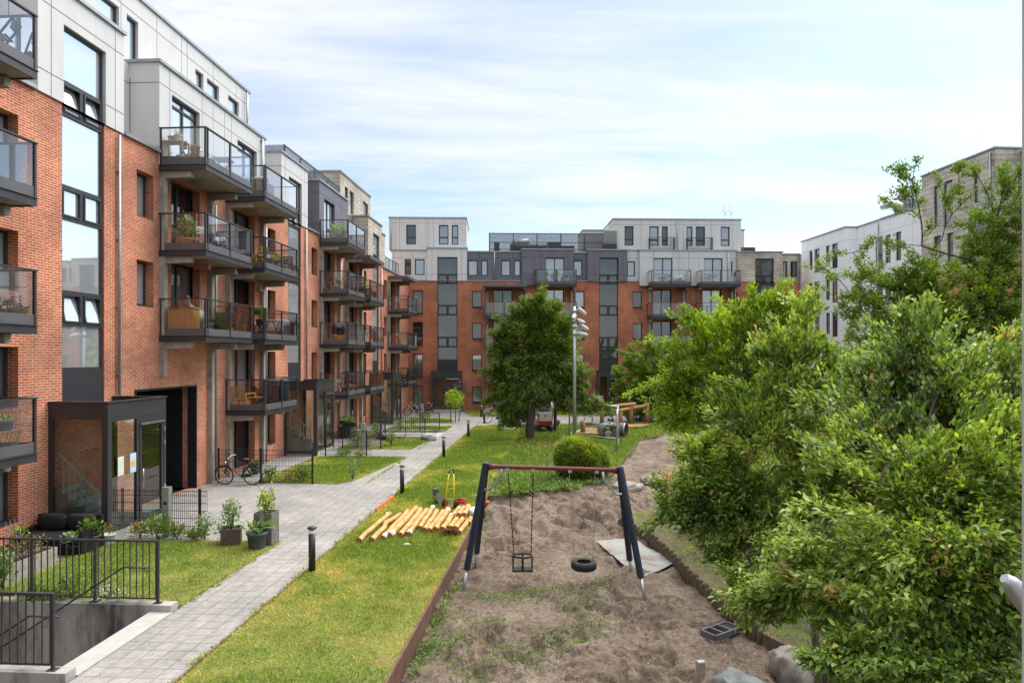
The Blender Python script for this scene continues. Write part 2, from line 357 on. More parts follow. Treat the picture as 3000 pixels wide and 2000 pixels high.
sc.view_settings.view_transform = 'Standard'; sc.view_settings.look = 'None'; sc.view_settings.exposure = 1.0; sc.view_settings.gamma = 1
sc.cycles.max_bounces = 8; sc.cycles.transparent_max_bounces = 24; sc.cycles.caustics_reflective = False; sc.cycles.caustics_refractive = False
# ------------------------------------------------------------------ buildings
def meshmat(name, col, su=.11, sv=.05, open_=.55):
    m, nt, b, N = nodes(name); tc = N('TexCoord'); sp = N('SeparateXYZ'); nt.links.new(tc.outputs['UV'], sp.inputs[0])
    def M(op, a, b_=None):
        n = N('Math', operation=op)
        for i, v in enumerate((a, b_)):
            if v is None: continue
            if hasattr(v, 'links'): nt.links.new(v, n.inputs[i])
            else: n.inputs[i].default_value = v
        return n.outputs[0]
    a = M('SINE', M('MULTIPLY', M('ADD', M('DIVIDE', sp.outputs[0], su), M('DIVIDE', sp.outputs[1], sv)), PI))
    c = M('SINE', M('MULTIPLY', M('SUBTRACT', M('DIVIDE', sp.outputs[0], su), M('DIVIDE', sp.outputs[1], sv)), PI))
    hole = M('GREATER_THAN', M('MULTIPLY', M('ABSOLUTE', a), M('ABSOLUTE', c)), 1-open_)
    b.inputs['Base Color'].default_value = c4(col); b.inputs['Roughness'].default_value = .5
    t = N('BsdfTransparent'); x = N('MixShader'); nt.links.new(hole, x.inputs[0]); nt.links.new(b.outputs[0], x.inputs[1]); nt.links.new(t.outputs[0], x.inputs[2])
    nt.links.new(x.outputs[0], nt.nodes['Material Output'].inputs[0]); return m
D['expanded'] = meshmat('expanded_metal', (.03,.03,.033), open_=.42)
class Frame:
    def __init__(s, O, a):
        s.O = Vector((O[0], O[1])); s.a = Vector(a).normalized(); s.n = Vector((-s.a.y, s.a.x)); s.rz = math.atan2(s.a.y, s.a.x)
    def pt(s, x, d, z): p = s.O+s.a*x+s.n*d; return Vector((p.x, p.y, z))
    def s_(s, u, d=0.):
        k = (u-CX)/F; ox = s.O.x+s.n.x*d; oy = s.O.y+s.n.y*d
        return (k*oy-ox)/(s.a.x-k*s.a.y)
    def pix(s, u, v, d=0.):
        x = s.s_(u, d); Y = s.O.y+s.n.y*d+s.a.y*x
        return x, CH-(v-HZ)/F*Y
LF = Frame((-13.06, 0), (.066, 1)); BF = Frame((0, 60.3), (1, .032)); RF = Frame((26.5, 62.5), (.07, -1))
def house(fr, label, group=None):
    return thing('apartment_building', label, 'apartment building', (fr.O.x, fr.O.y, 0), fr.rz, group)
def window(root, x0, x1, z0, z1, d, fr=.07, mull=(), trans=(), pane='pane1', sill=True, th=.09, name='window'):
    b = MB(); y0, y1 = d, d+th
    b.box(x0, x0+fr, y0, y1, z0, z1); b.box(x1-fr, x1, y0, y1, z0, z1)
    b.box(x0+fr, x1-fr, y0, y1, z0, z0+fr); b.box(x0+fr, x1-fr, y0, y1, z1-fr, z1)
    for m in mull: b.box(m-fr*.6, m+fr*.6, y0+.002, y1, z0+fr, z1-fr)
    for t in trans: b.box(x0+fr, x1-fr, y0+.004, y1, t-fr*.6, t+fr*.6)
    if sill: b.box(x0, x1, d-.27, d-.002, z0-.03, z0+.012)
    w_ = b.build(name, D['frame'], root)
    g = MB(); g.quad((x0+fr*.5, d+.05, z0+fr*.5), (x1-fr*.5, d+.05, z0+fr*.5), (x1-fr*.5, d+.05, z1-fr*.5), (x0+fr*.5, d+.05, z1-fr*.5))
    g.build('pane', D[pane], w_); return w_
def clad(root, name, x0, x1, z0, z1, y0, y1, mats, holes=(), joints=(), trim=True, hz=(), sides=True):
    """a box-shaped clad storey: panelled front with holes, sides, roof and a zinc edge; mats = (panel, joint)"""
    b = MB(); b.wall(x0, x1, z0, z1, list(holes), y0, .18)
    b.quad((x0,y1,z0),(x0,y0,z0),(x0,y0,z1),(x0,y1,z1)); b.quad((x1,y0,z0),(x1,y1,z0),(x1,y1,z1),(x1,y0,z1))
    b.quad((x1,y1,z0),(x0,y1,z0),(x0,y1,z1),(x1,y1,z1)); b.quad((x0,y0,z1-.02),(x1,y0,z1-.02),(x1,y1,z1-.02),(x0,y1,z1-.02))
    b.quad((x0,y0,z0),(x0,y1,z0),(x1,y1,z0),(x1,y0,z0))
    if mats[1]:
        w_ = .022
        def free(x, z): return not any(h[0]-.02 < x < h[1]+.02 and h[2]-.02 < z < h[3]+.02 for h in holes)
        for z in hz:
            xs = [x0]+sorted([c for h in holes if h[2] < z < h[3] for c in h[:2]])+[x1]
            for a, c in zip(xs, xs[1:]):
                if free((a+c)/2, z): b.box(a, c, y0-.004, y0+.01, z-w_/2, z+w_/2, 1)
            for yy in (x0-.004, x1+.004): b.box(yy-.002, yy+.002, y0, y1, z-w_/2, z+w_/2, 1)
        for x in joints:
            zs = [z0]+sorted([c for h in holes if h[0] < x < h[1] for c in h[2:4]])+[z1]
            for a, c in zip(zs, zs[1:]):
                if free(x, (a+c)/2): b.box(x-w_/2, x+w_/2, y0-.003, y0+.01, a, c, 1)
        ym = (y0+min(y1, y0+2))/2
        b.box(x0-.005, x0, ym-.012, ym+.012, z0+.3, z1-.5, 1)
    o = b.build(name, [D[mats[0]], D[mats[1]] if mats[1] else D[mats[0]]], root)
    if trim:
        t = MB(); t.box(x0-.06, x1+.06, y0-.07, y0+.12, z1, z1+.10); t.box(x0-.06, x0+.12, y0+.12, y1, z1, z1+.10); t.box(x1-.12, x1+.06, y0+.12, y1, z1, z1+.10)
        t.build('roof_edge', D['zinc'], root)
    return o
_bal = {}
def balcony(root, x0, zB, L=3.4, dp=1.6, brk=True, kick=True):
    key = (L, dp)
    if key not in _bal:
        c = MB(); c.box(.03, L-.03, -dp+.05, -.002, -.14, .08)
        f = MB()
        for (a, b_, y0, y1) in ((0, L, -dp, -dp+.045), (0, .045, -dp+.045, -.01), (L-.045, L, -dp+.045, -.01)):
            f.box(a, b_, y0, y1, -.17, 0)
        f.box(-.02, L+.02, -dp-.03, -dp+.05, .004, .022); f.box(-.02, .05, -dp+.05, -.01, .004, .022); f.box(L-.05, L+.02, -dp+.05, -.01, .004, .022)
        for x in (.03, L-.03):
            f.box(x-.03, x+.03, -dp+.005, -dp+.065, .022, 1.21); f.box(x-.025, x+.025, -.08, -.03, .022, 1.21)
        for x in (.17,): f.box(x-.02, x+.02, -dp+.005, -dp+.05, .022, 1.21)
        f.box(L*.5-.035, L*.5+.035, -dp+.0, -dp+.05, .022, 1.21)
        f.box(-.02, L+.02, -dp-.015, -dp+.075, 1.21, 1.245); f.box(-.02, .06, -dp+.075, -.01, 1.21, 1.245); f.box(L-.06, L+.02, -dp+.075, -.01, 1.21, 1.245)
        k = MB(); k.box(.06, L*.5-.035, -dp+.02, -dp+.035, .03, .26); k.box(L*.5+.035, L-.06, -dp+.02, -dp+.035, .03, .26)
        k.box(.022, .034, -dp+.065, -.08, .03, .26); k.box(L-.034, L-.022, -dp+.065, -.08, .03, .26)
        gl = []
        for (a, b_) in ((.06, L*.5-.035), (L*.5+.035, L-.06)): gl.append(MB().quad((a,-dp+.03,.27),(b_,-dp+.03,.27),(b_,-dp+.03,1.2),(a,-dp+.03,1.2)))
        for x in (.03, L-.03): gl.append(MB().quad((x,-dp+.07,.27),(x,-.08,.27),(x,-.08,1.2),(x,-dp+.07,1.2)))
        br = MB(); br.add([(-.09,0,-.17),(.09,0,-.17),(.09,0,-.41),(-.09,0,-.41),(-.09,-1.05,-.17),(.09,-1.05,-.17),(.09,-1.05,-.37),(-.09,-1.05,-.37)],
               [(3,2,1,0),(4,5,6,7),(0,1,5,4),(1,2,6,5),(2,3,7,6),(3,0,4,7)])
        _bal[key] = [c.mesh('balcony', D['concrete']), f.mesh('railing_frame', D['darkmetal']), k.mesh('kick_plate', D['greymetal']), [g.mesh('glass_panel', D['balglass']) for g in gl], br.mesh('bracket', D['concrete'])]
    c, f, k, gl, br = _bal[key]
    o = link('balcony', c, root, (x0, 0, zB)); link('railing_frame', f, o); link('kick_plate', k, o)
    for g in gl: link('glass_panel', g, o)
    if brk:
        for x in (.16, L-.16): link('bracket', br, o, (x, -.002, 0))
    return o
def canopy(root, x0, z, L=3.4, dp=1.6):
    b = MB(); b.box(x0, x0+L, -dp, -.002, z-.0, z+.2); o = b.build('canopy', D['greymetal'], root)
    for x in (.16, L-.16): link('bracket', _bal[(3.4, 1.6)][4] , o, (x0+x, -.002, z+.17))
def column(root, x, z0, z1): MB().box(x-.1, x+.1, -.18, -.002, z0, z1).build('column', D['concrete'], root)
def pipe(root, x, z0, z1, d=-.08, r=.045):
    b = MB(); b.tube([(x, d, z0), (x, d, z1)], r, 8)
    for z in np.arange(z0+.6, z1, 2.): b.box(x-.06, x+.06, d-.02, d+.07, z, z+.04)
    b.build('downpipe', D['zinc'], root)
def stair_window(root, x0, x1, zs, d, ztop, zbot, tilt=(), pm='stairpane'):
    """tall stair glazing: zs = list of z of horizontal bars; narrow bands get a central mullion"""
    cx = (x0+x1)/2; b = MB(); fr = .07
    b.box(x0, x0+fr, d, d+.1, zbot, ztop); b.box(x1-fr, x1, d, d+.1, zbot, ztop); b.box(x0+fr, x1-fr, d, d+.1, ztop-fr, ztop)
    ed = sorted([zbot]+list(zs)+[ztop])
    for z in ed[:-1]: b.box(x0+fr, x1-fr, d+.002, d+.1, z-.045, z+.045)
    for a, c in zip(ed, ed[1:]):
        if c-a < 1.: 
            b.box(cx-.06, cx+.06, d+.004, d+.1, a, c)
            for (p, q) in ((x0+fr, cx-.06), (cx+.06, x1-fr)):
                b.box(p, p+.05, d-.02, d+.06, a+.045, c-.045); b.box(q-.05, q, d-.02, d+.06, a+.045, c-.045)
                b.box(p+.05, q-.05, d-.02, d+.06, a+.045, a+.095); b.box(p+.05, q-.05, d-.02, d+.06, c-.095, c-.045)
    o = b.build('stair_window', D['frame'], root)
    for a, c in zip(ed, ed[1:]):
        if c-a < 1. and a in tilt:
            for p, q in ((x0+fr+.06, cx-.11), (cx+.11, x1-fr-.06)):
                g = MB(); g.quad((p, d-.02, a+.08), (q, d-.02, a+.08), (q, d+.13, c-.07), (p, d+.13, c-.07)); g.build('pane', D['panesky'], o)
                e = MB(); e.beam((p,d+.13,c-.06),(q,d+.13,c-.06),.05); e.beam((p,d-.02,a+.08),(p,d+.13,c-.06),.05); e.beam((q,d-.02,a+.08),(q,d+.13,c-.06),.05)
                e.quad((p-.1, d+.24, a+.05), (q+.1, d+.24, a+.05), (q+.1, d+.24, c), (p-.1, d+.24, c)); e.build('open_sash', D['frame'], o)
        else:
            g = MB(); g.quad((x0+.03, d+.05, a), (x1-.03, d+.05, a), (x1-.03, d+.05, c), (x0+.03, d+.05, c)); g.build('pane', D[pm], o)
    return o
def porch(root, x0, x1, dp, H, stair_left=True, plain=False):
    """glazed entrance porch standing against the wall: roof box, posts, glass, door"""
    b = MB(); t = .09; zf = .22
    b.box(x0, x1, -dp, -dp+.06, H-.42, H); b.box(x0, x0+.06, -dp+.06, -.01, H-.42, H); b.box(x1-.06, x1, -dp+.06, -.01, H-.42, H)
    b.box(x0-.03, x1+.03, -dp-.03, -dp+.1, H, H+.035); b.box(x0-.03, x0+.1, -dp+.1, -.01, H, H+.035); b.box(x1-.1, x1+.03, -dp+.1, -.01, H, H+.035)
    b.box(x0+.06, x1-.06, -dp+.06, -.01, H-.2, H-.12)
    for (a, c, y0, y1) in ((x0, x0+.16, -dp, -dp+.16), (x1-.1, x1, -dp, -dp+.1), (x0, x0+.08, -.12, -.01), (x1-.08, x1, -.12, -.01)): b.box(a, c, y0, y1, 0, H-.42)
    xm = x0+.16+(x1-x0-.26)*.47
    b.box(xm-.05, xm+.05, -dp+.002, -dp+.08, .2, H-.42); b.box(x0+.16, xm-.05, -dp+.004, -dp+.08, zf, zf+.07); b.box(x0, x0+.06, -dp+.16, -.12, .1, .24)
    b.box(x0+.16, xm-.05, -dp+.004, -dp+.08, H-.5, H-.42)
    p = b.build('porch', D['darkmetal'], root)
    MB().box(x0+.01, x1-.01, -dp+.01, -.01, 0, .2).build('porch_floor', D['paleconcrete'], p)
    MB().quad((x0+.03, -.12, .24), (x0+.03, -dp+.16, .24), (x0+.03, -dp+.16, H-.42), (x0+.03, -.12, H-.42)).build('glass_pane', D['glass'], p)
    MB().quad((x1-.03, -dp+.1, .2), (x1-.03, -.08, .2), (x1-.03, -.08, H-.42), (x1-.03, -dp+.1, H-.42)).build('glass_pane', D['glass'], p)
    MB().quad((x0+.16, -dp+.04, .28), (xm-.05, -dp+.04, .28), (xm-.05, -dp+.04, H-.5), (x0+.16, -dp+.04, H-.5)).build('glass_pane', D['glass'], p)
    da, dc, y = xm+.07, x1-.13, -dp+.01; dr = MB(); zt = H-.62
    dr.box(da, da+.1, y-.015, y+.05, .22, zt); dr.box(dc-.1, dc, y-.015, y+.05, .22, zt); dr.box(da+.1, dc-.1, y-.015, y+.05, .22, .36); dr.box(da+.1, dc-.1, y-.015, y+.05, zt-.12, zt)
    dr.box(xm+.05, x1-.1, y-.005, y+.06, zt+.01, H-.42)
    dr.build('door', D['frame'], p)
    MB().quad((da+.1, y+.02, .36), (dc-.1, y+.02, .36), (dc-.1, y+.02, zt-.12), (da+.1, y+.02, zt-.12)).build('door_glass', D['glass'], p)
    h = MB(); h.box(da+.02, dc-.02, y-.07, y-.016, zt-.07, zt-.02)
    for z in (zt-.35, zt-.75, .9): MB().box(dc-.02, dc+.04, y-.05, y-.016, z, z+.14).build('hinge', D['chrome'], p)
    h.build('door_closer', D['chrome'], p); h = MB()
    h.tube([(da+.05, y-.02, 1.15), (da+.05, y-.09, 1.15), (da+.05, y-.09, 1.65), (da+.05, y-.02, 1.65)], .016, 6)
    h.build('door_handle', D['chrome'], p)
    if stair_left:
        s = MB()
        for i in range(7): s.box(x0+.12, x0+1.0, -.02-.0-.2*i-.2, -.02-.2*i, .2, .2+.165*(7-i)) if i < 6 else None
        s.build('stair_flight', D['paleconcrete'], p)
        r = MB(); A = Vector((x0+.2, -.1, 2.25)); B_ = Vector((x0+.2, -1.22, 1.2)); C_ = Vector((x0+.2, -.1, 1.3)); E = Vector((x0+.2, -1.22, .32))
        r.beam(A, B_, .05); r.beam(C_, E, .04); r.beam(B_, E, .045)
        for i in range(1, 7): q = i/7; r.beam(A.lerp(B_, q), C_.lerp(E, q), .028)
        r.build('stair_railing', D['whitepaint'], p)
    return p
PW = ['pane1', 'pane3', 'pane1', 'pane4', 'pane2', 'pane3', 'pane1']; rp = random.Random(3)
def anypane(): return rp.choice(PW)

# ---- left side: two joined houses with the same 15 m bay
SB = [2.9, 18.05, 33.2, 48.4]; LV = [2.6, 5.4, 8.2]
light = house(LF, 'red brick apartment building with pale grey top floors and dark passage, filling the left side')
dark = house(LF, 'brick apartment building with slate grey and beige shingled top floor, beyond the passage house')
holes = {light: [], dark: []}
def own(x): return light if x < 34.9 else dark
def win(x0, x1, z0, z1, **k):
    r = own(x0); holes[r].append((x0, x1, z0, z1)); window(r, x0, x1, z0, z1, .27, **k)
def door(x0, x1, z0, z1, pane=None):
    r = own(x0); holes[r].append((x0, x1, z0, z1)); window(r, x0, x1, z0, z1, .33, mull=((x0+x1)/2,), pane=pane or rp.choice(['pane3', 'panesky', 'pane2', 'pane3', 'pane1']), sill=False)
for i, b0 in enumerate(SB):
    r = own(b0+2)
    if i: 
        rs = own(b0)
        holes[rs].append((b0, b0+1.68, 3.3, 11.4))
    for k in range(4):
        z = .75+2.8*k
        if b0 < 40 and not (i == 2 and k > 3): win(b0+12.8, b0+13.68, z, z+1.42, pane=anypane())
        if i in (1, 2, 3) and not (i == 1 and k < 2) and k > 0: win(b0+3.2, b0+4.1, z, z+1.42, pane='panesky' if i == 1 else rp.choice(['panesky', 'pane3', 'pane1']))
        if i == 2 and k == 0: pass
        zd = .12+2.8*k
        if i != 1 or k > 1: 
            if k < 4: door(b0+5.1, b0+6.95, zd, zd+2.25)
        if i < 3: door(b0+9.6, b0+11.5, zd, zd+2.25)
    # balconies, columns, pipes
    if i:
        for z in ([] if i == 1 else [2.6])+[5.4, 8.2]+([11.0] if i < 3 else []): balcony(r, b0+4.38, z)
        column(r, b0+4.5, 4.1 if i == 1 else 0, 10.58 if i < 3 else 10.55); column(r, b0+7.6, 0, 10.58)
        pipe(own(b0+2), b0+2.25, 3.6, 11.3)
        pipe(own(b0+2), b0+8.0, 0, 10.5)
    if i < 3:
        for z in [2.6, 5.4, 8.2]+([11.0] if i < 2 else []): balcony(own(b0+9), b0+8.88, z)
        column(own(b0+9), b0+9.0, 0, 10.58); column(own(b0+9), b0+12.1, 0, 10.58); pipe(own(b0+9), b0+12.5, 0, 10.5)
canopy(dark, SB[2]+8.88, 10.78); canopy(dark, SB[3]+4.38, 10.78)
PS = (21.15, 24.75, 0, 3.65); holes[light].append(PS)
def brickwall(root, x0, x1, hs, key, top=11.4, depth=9.):
    b = MB(); b.wall(x0, x1, 0, top, hs, 0, .27); b.quad((x0,depth,0),(x0,0,0),(x0,0,top),(x0,depth,top)); b.quad((x1,0,0),(x1,depth,0),(x1,depth,top),(x1,0,top))
    b.quad((x1,depth,0),(x0,depth,0),(x0,depth,top),(x1,depth,top)); b.quad((x0,0,top),(x1,0,top),(x1,depth,top),(x0,depth,top))
    return b.build('brick_wall', D[key], root)
brickwall(light, 1.5, 34.9, holes[light], 'brick'); brickwall(dark, 34.9, 60.2, holes[dark], 'brick')
for r, spans in ((light, ((1.5, 7.2), (15.4, 17.1), (20.6, 22.4), (30.6, 32.2))), (dark, ((35.7, 37.4), (50.9, 59.8)))):
    for a, c in spans: MB().box(a, c, -.1, .5, 11.402, 11.5).build('parapet_cap', D['zinc'], r)
# passage: black lined opening running through the house
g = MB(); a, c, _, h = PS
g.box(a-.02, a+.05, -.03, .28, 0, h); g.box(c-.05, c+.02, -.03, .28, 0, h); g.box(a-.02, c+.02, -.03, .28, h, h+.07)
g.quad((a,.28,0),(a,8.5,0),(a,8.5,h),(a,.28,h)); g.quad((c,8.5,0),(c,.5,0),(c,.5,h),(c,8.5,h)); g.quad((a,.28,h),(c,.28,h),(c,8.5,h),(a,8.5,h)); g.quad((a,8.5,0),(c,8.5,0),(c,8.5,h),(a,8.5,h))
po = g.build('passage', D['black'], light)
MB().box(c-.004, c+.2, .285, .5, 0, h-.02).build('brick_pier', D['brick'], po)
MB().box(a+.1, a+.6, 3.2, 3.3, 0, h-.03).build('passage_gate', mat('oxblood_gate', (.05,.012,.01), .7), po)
for i, b0 in enumerate(SB):
    if not i: continue
    r = own(b0); m = ('pale', 'palejoint') if i < 3 else ('shingle', None)
    zs = [4.4, 5.6, 6.46, 8.43, 9.27, 11.2, 12.05]
    stair_window(r, b0, b0+1.68, zs, .05, 13.5, 3.35, tilt=(11.2, 5.6) if i == 1 else (11.2,) if i == 2 else ())
    MB().box(b0+.02, b0+1.66, .03, .2, 3.3, 4.36).build('dark_panel', D['frame'], r)
    x0, x1 = (b0-.9, b0+2.5) if i < 3 else (b0-1.3, b0+2.4)
    clad(r, 'stair_bay', x0, x1, 11.42, 14.38, -.05, 1.5, m, [(b0, b0+1.68, 11.42, 13.5)], (b0-.45, b0+2.1), hz=(12.0, 13.75) if i < 3 else ())
    porch(r, b0-.5, b0+2.1, 1.6, 3.55)
m = ('pale', 'palejoint')
for i, (a, c, hs) in enumerate(((7.3, 15.35, ((8.1, 9.9, 11.15, 13.6), (12.7, 14.4, 11.15, 13.6))), (22.42, 30.5, ((23.15, 24.95, 11.15, 13.6), (27.9, 29.7, 11.15, 13.6))))):
    clad(light, 'top_storey', a, c, 11.02, 14.38, -.03, 3., m, hs, (a+.6, a+2.7, a+3.5, a+4.4, a+4.95), hz=(13.72, 11.6))
    for h in hs: window(light, *h, .1, mull=((h[0]+h[1])/2,), trans=(13.3,), pane='panesky', sill=False)
clad(light, 'setback_wall', 1.5, 36, 11.42, 14.33, 1.0, 9, m, (), (16.2, 21.4, 31.2), trim=False, hz=(13.7,))
uh = []
for x in (10.8, 17.9, 21.2, 22.6, 26.9, 27.8, 29.6, 14.6): uh.append((x, x+(.62 if x in (22.6, 26.9) else 1.0), 14.62, 16.1))
clad(light, 'upper_storey', 1.5, 31.6, 14.36, 16.9, 1.2, 8, m, uh, [x+.3 for x in range(2, 31, 2)]+[25.9, 30.9], hz=(16.3,))
for h in uh: window(light, *h, 1.3, pane='panesky', sill=False)
pipe(light, 31.2, 14.4, 16.8, 1.1); pipe(light, 30.1, 11.6, 14.3, -.1)
md = ('darkclad', 'darkjoint')
clad(dark, 'top_storey', 37.5, 42.5, 11.02, 14.38, -.03, 3., md, ((38.3, 40.1, 11.15, 13.6),), (39.9, 41.3), hz=(13.75, 12.0))
window(dark, 38.3, 40.1, 11.15, 13.6, .1, mull=(39.2,), pane='panesky', sill=False)
clad(dark, 'setback_wall', 36, 48, 11.42, 14.33, 1., 9, md, (), (36.6,), trim=False, hz=(13.75, 12.))
ms = ('shingle', None); uh = [(45.9, 46.6, 14.62, 16.2), (47.0, 47.9, 14.62, 16.2), (50.2, 51.6, 14.62, 16.2)]
clad(dark, 'upper_storey', 44.9, 52.2, 14.36, 16.9, 1.2, 8, ms, uh)
for h in uh: window(dark, *h, 1.3, pane='pane2', sill=False)
clad(dark, 'shingle_wing', 50.81, 52.3, 11.42, 13.95, .1, 7, ms)
def screen(root, x0, x1, y, z0, z1, ret=None, post=2.2):
    b = MB(); n = max(1, round((x1-x0)/post))
    for k in range(n+1): x = x0+(x1-x0)*k/n; b.box(x-.04, x+.04, y, y+.08, z0, z1)
    for z in (z0+.25, (z0+z1)/2, z1-.08): b.box(x0, x1, y+.01, y+.06, z, z+.05)
    o = b.build('roof_screen', D['darkmetal'], root)
    e = MB(); e.quad((x0, y-.01, z0), (x1, y-.01, z0), (x1, y-.01, z1), (x0, y-.01, z1))
    if ret: e.quad((x0, ret, z0), (x0, y, z0), (x0, y, z1), (x0, ret, z1))
    e.build('expanded_mesh', D['expanded'], o); return o
screen(dark, 35.8, 44.8, 1.2, 14.36, 15.85, 4.)
tb = MB()
for k in range(6): tb.box(52.4+k*1.05-.02, 52.4+k*1.05+.02, .3, .34, 11.5, 12.5)
tb.box(52.4, 57.7, .29, .35, 12.5, 12.54); to = tb.build('terrace_railing', D['darkmetal'], dark)
for k in range(5): MB().quad((52.45+k*1.05,.32,11.55),(53.4+k*1.05,.32,11.55),(53.4+k*1.05,.32,12.48),(52.45+k*1.05,.32,12.48)).build('glass_panel', D['balglass'], to)
MB().box(53.2, 54.6, 1.2, 1.25, 11.42, 13.2).build('terrace_screen', D['greywood'], dark)

# ---- back row: four joined houses seen square on (measured in two enlarged crops of the photograph)
def B1(x, y): return BF.pix(1100+x/2.413, 600+y/2.413)
def B2(x, y): return BF.pix(1700+x/2.413, 600+y/2.413)
X1 = lambda x: B1(x, 800)[0]; X2 = lambda x: B2(x, 800)[0]
bl = house(BF, 'brick block with pale grey upper floors and stair tower, in the far left corner')
bd = house(BF, 'brick block with slate grey top storey and meshed roof deck, behind the feathery tree')
bp = house(BF, 'brick block with wide pale upper storeys and two topmost glass balconies')
bb = house(BF, 'brick corner block with beige shingled stair bay, beside the white building')
bx = [-10.6, X1(647), X2(332), X2(1112), X2(1547)]; br = [bl, bd, bp, bb]
hb = {r: [] for r in br}
def bown(x): return br[max(i for i in range(4) if x >= bx[i]-.01)]
BFL = [.12, 2.92, 5.72, 8.52]
def bwin(x0, x1, levels, z0=.72, z1=2.13, door_=False, pane=None):
    r = bown(x0)
    for k in levels:
        h = (x0, x1, z0+2.8*k, z1+2.8*k); hb[r].append(h)
        window(r, *h, .14 if not door_ else .25, mull=((x0+x1)/2,) if door_ else (), pane=pane or anypane(), sill=not door_)
bwin(X1(263), X1(335), range(4), -.02 + .15, 2.2)
bwin(X1(683), X1(752), range(4)); bwin(X1(1410), X1(1478), range(4)); bwin(X2(370), X2(437), range(4)); bwin(X2(1075), X2(1140), range(4)); bwin(X2(1468), X2(1532), range(4))
for c, f in ((X1(900), 0), (X1(1265), 1), (X2(578), 2), (X2(932), 3)): bwin(c-.85, c+.85, range(4), .1, 2.3, True)
sts = ((X1(438), X1(580), ('pale', 'palejoint'), bl), (X1(1580), X2(268), md, bd), (X2(1235), X2(1368), ms, bb))
for a, c, m, r in sts:
    hb[r].append((a, c, 3.3, 11.4))
    stair_window(r, a, c, [5.6, 6.46, 8.43, 9.27, 11.2, 12.0], .12, 13.5, 4.4, pm='stairback'); MB().box(a+.02, c-.02, .1, .2, 3.3, 4.36).build('dark_panel', D['frame'], r)
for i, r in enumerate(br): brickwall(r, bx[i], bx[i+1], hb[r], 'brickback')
t = MB(); t.box(-10, X1(1035), -.06, .2, 11.402, 11.47); t.build('parapet_cap', D['zinc'], bl)
t = MB(); t.box(X1(1398), X2(460), -.06, .2, 11.402, 11.47); t.build('parapet_cap', D['zinc'], bd)
for c, lv, top in ((X1(912), LV, False), (X1(1267), LV, True), (X2(609), LV, True), (X2(950), LV, True)):
    r = bown(c)
    for z in lv+([11.0] if top else []): balcony(r, c-1.75, z, 3.5)
    column(r, c-1.5, 0, 10.58); column(r, c+1.5, 0, 10.58); pipe(r, c+1.85, 0, 10.7)
    if not top: canopy(r, c-1.9, 10.75, 3.8)
def uwins(r, hs, y, z0, z1, pane=None, trans=()):
    for h in hs: window(r, h[0], h[1], z0, z1, y, trans=trans, pane=pane or rp.choice(['pane3', 'pane1', 'pane3']), sill=False, fr=.09)
def row(xs, z0, z1): return [(a, c, z0, z1) for a, c in xs]
# fifth storey
p5 = ('pale', 'palejoint')
h = row(((X1(203), X1(250)), (X1(275), X1(345))), 11.95, 13.35); clad(bl, 'top_storey', -10.6, X1(367), 11.42, 14.1, .25, 8, p5, h, (X1(130), X1(262)), hz=(13.45,)); uwins(bl, h, .32, 11.95, 13.35)
clad(bl, 'stair_bay', X1(367), X1(647), 11.42, 14.25, -.1, 8, p5, [(X1(438), X1(580), 11.42, 13.5)], (X1(400), X1(610)), hz=(13.5, 12.))
h = row(((X1(653), X1(722)), (X1(747), X1(793)), (X1(888), X1(955)), (X1(980), X1(1027))), 11.9, 13.3)
clad(bd, 'top_storey', X1(647)+.01, X1(1035), 11.42, 14., .25, 8, md, h, (X1(735), X1(838), X1(870), X1(968)), hz=(13.45,)); uwins(bd, h, .32, 11.9, 13.3); pipe(bd, X1(841), 11.5, 14., .17)
h = [(X1(1197), X1(1333), 11.15, 13.45)]; clad(bd, 'balcony_bay', X1(1035)+.01, X1(1398), 11.02, 14.15, -.25, 8, md, h, (X1(1120), X1(1170), X1(1360)), hz=(13.5, 12.)); window(bd, *h[0], -.1, mull=(X1(1265),), pane='pane3', sill=False)
h = row(((X1(1402), X1(1465)),), 11.9, 13.3); clad(bd, 'window_bay', X1(1398)+.01, X1(1497), 11.42, 13.95, .25, 8, md, h, hz=(13.45,)); uwins(bd, h, .32, 11.9, 13.3)
clad(bd, 'stair_bay', X1(1497)+.01, X2(330), 11.42, 14.15, -.15, 8, md, [(X1(1580), X2(268), 11.42, 13.5)], (X2(100), X2(300)), hz=(13.5, 12.))
h = row(((X2(335), X2(392)),), 11.9, 13.25); clad(bp, 'window_bay', X2(332), X2(415), 11.42, 14.2, .25, 8, p5, h, hz=(13.5,)); uwins(bp, h, .32, 11.9, 13.25)
h = [(X2(513), X2(645), 11.15, 13.45), (X2(866), X2(998), 11.15, 13.45)]
clad(bp, 'balcony_bay', X2(415)+.01, X2(1055), 11.02, 14.1, -.35, 8, p5, h, (X2(510), X2(648), X2(690), X2(757), X2(830), X2(1030)), hz=(13.5,))
for q in h: window(bp, *q, -.2, mull=((q[0]+q[1])/2,), pane='pane3', sill=False)
pipe(bp, X2(1032), 11.1, 14., -.43)
h = row(((X2(1057)+.05, X2(1083)),), 11.9, 13.25); clad(bp, 'window_bay', X2(1055)+.01, X2(1112), 11.42, 14.2, .25, 8, p5, h, hz=(13.5,)); uwins(bp, h, .32, 11.9, 13.25)
clad(bb, 'stair_bay', X2(1112)+.01, X2(1428), 11.42, 14.05, -.06, 8, ms, [(X2(1235), X2(1368), 11.42, 13.5)])
h = row(((X2(1432)+.1, X2(1470)), (X2(1493), X2(1557)-.2)), 11.9, 13.3); clad(bb, 'top_storey', X2(1428)+.01, X2(1547)+.1, 11.42, 13.9, .2, 8, ms, h); uwins(bb, h, .27, 11.9, 13.3)
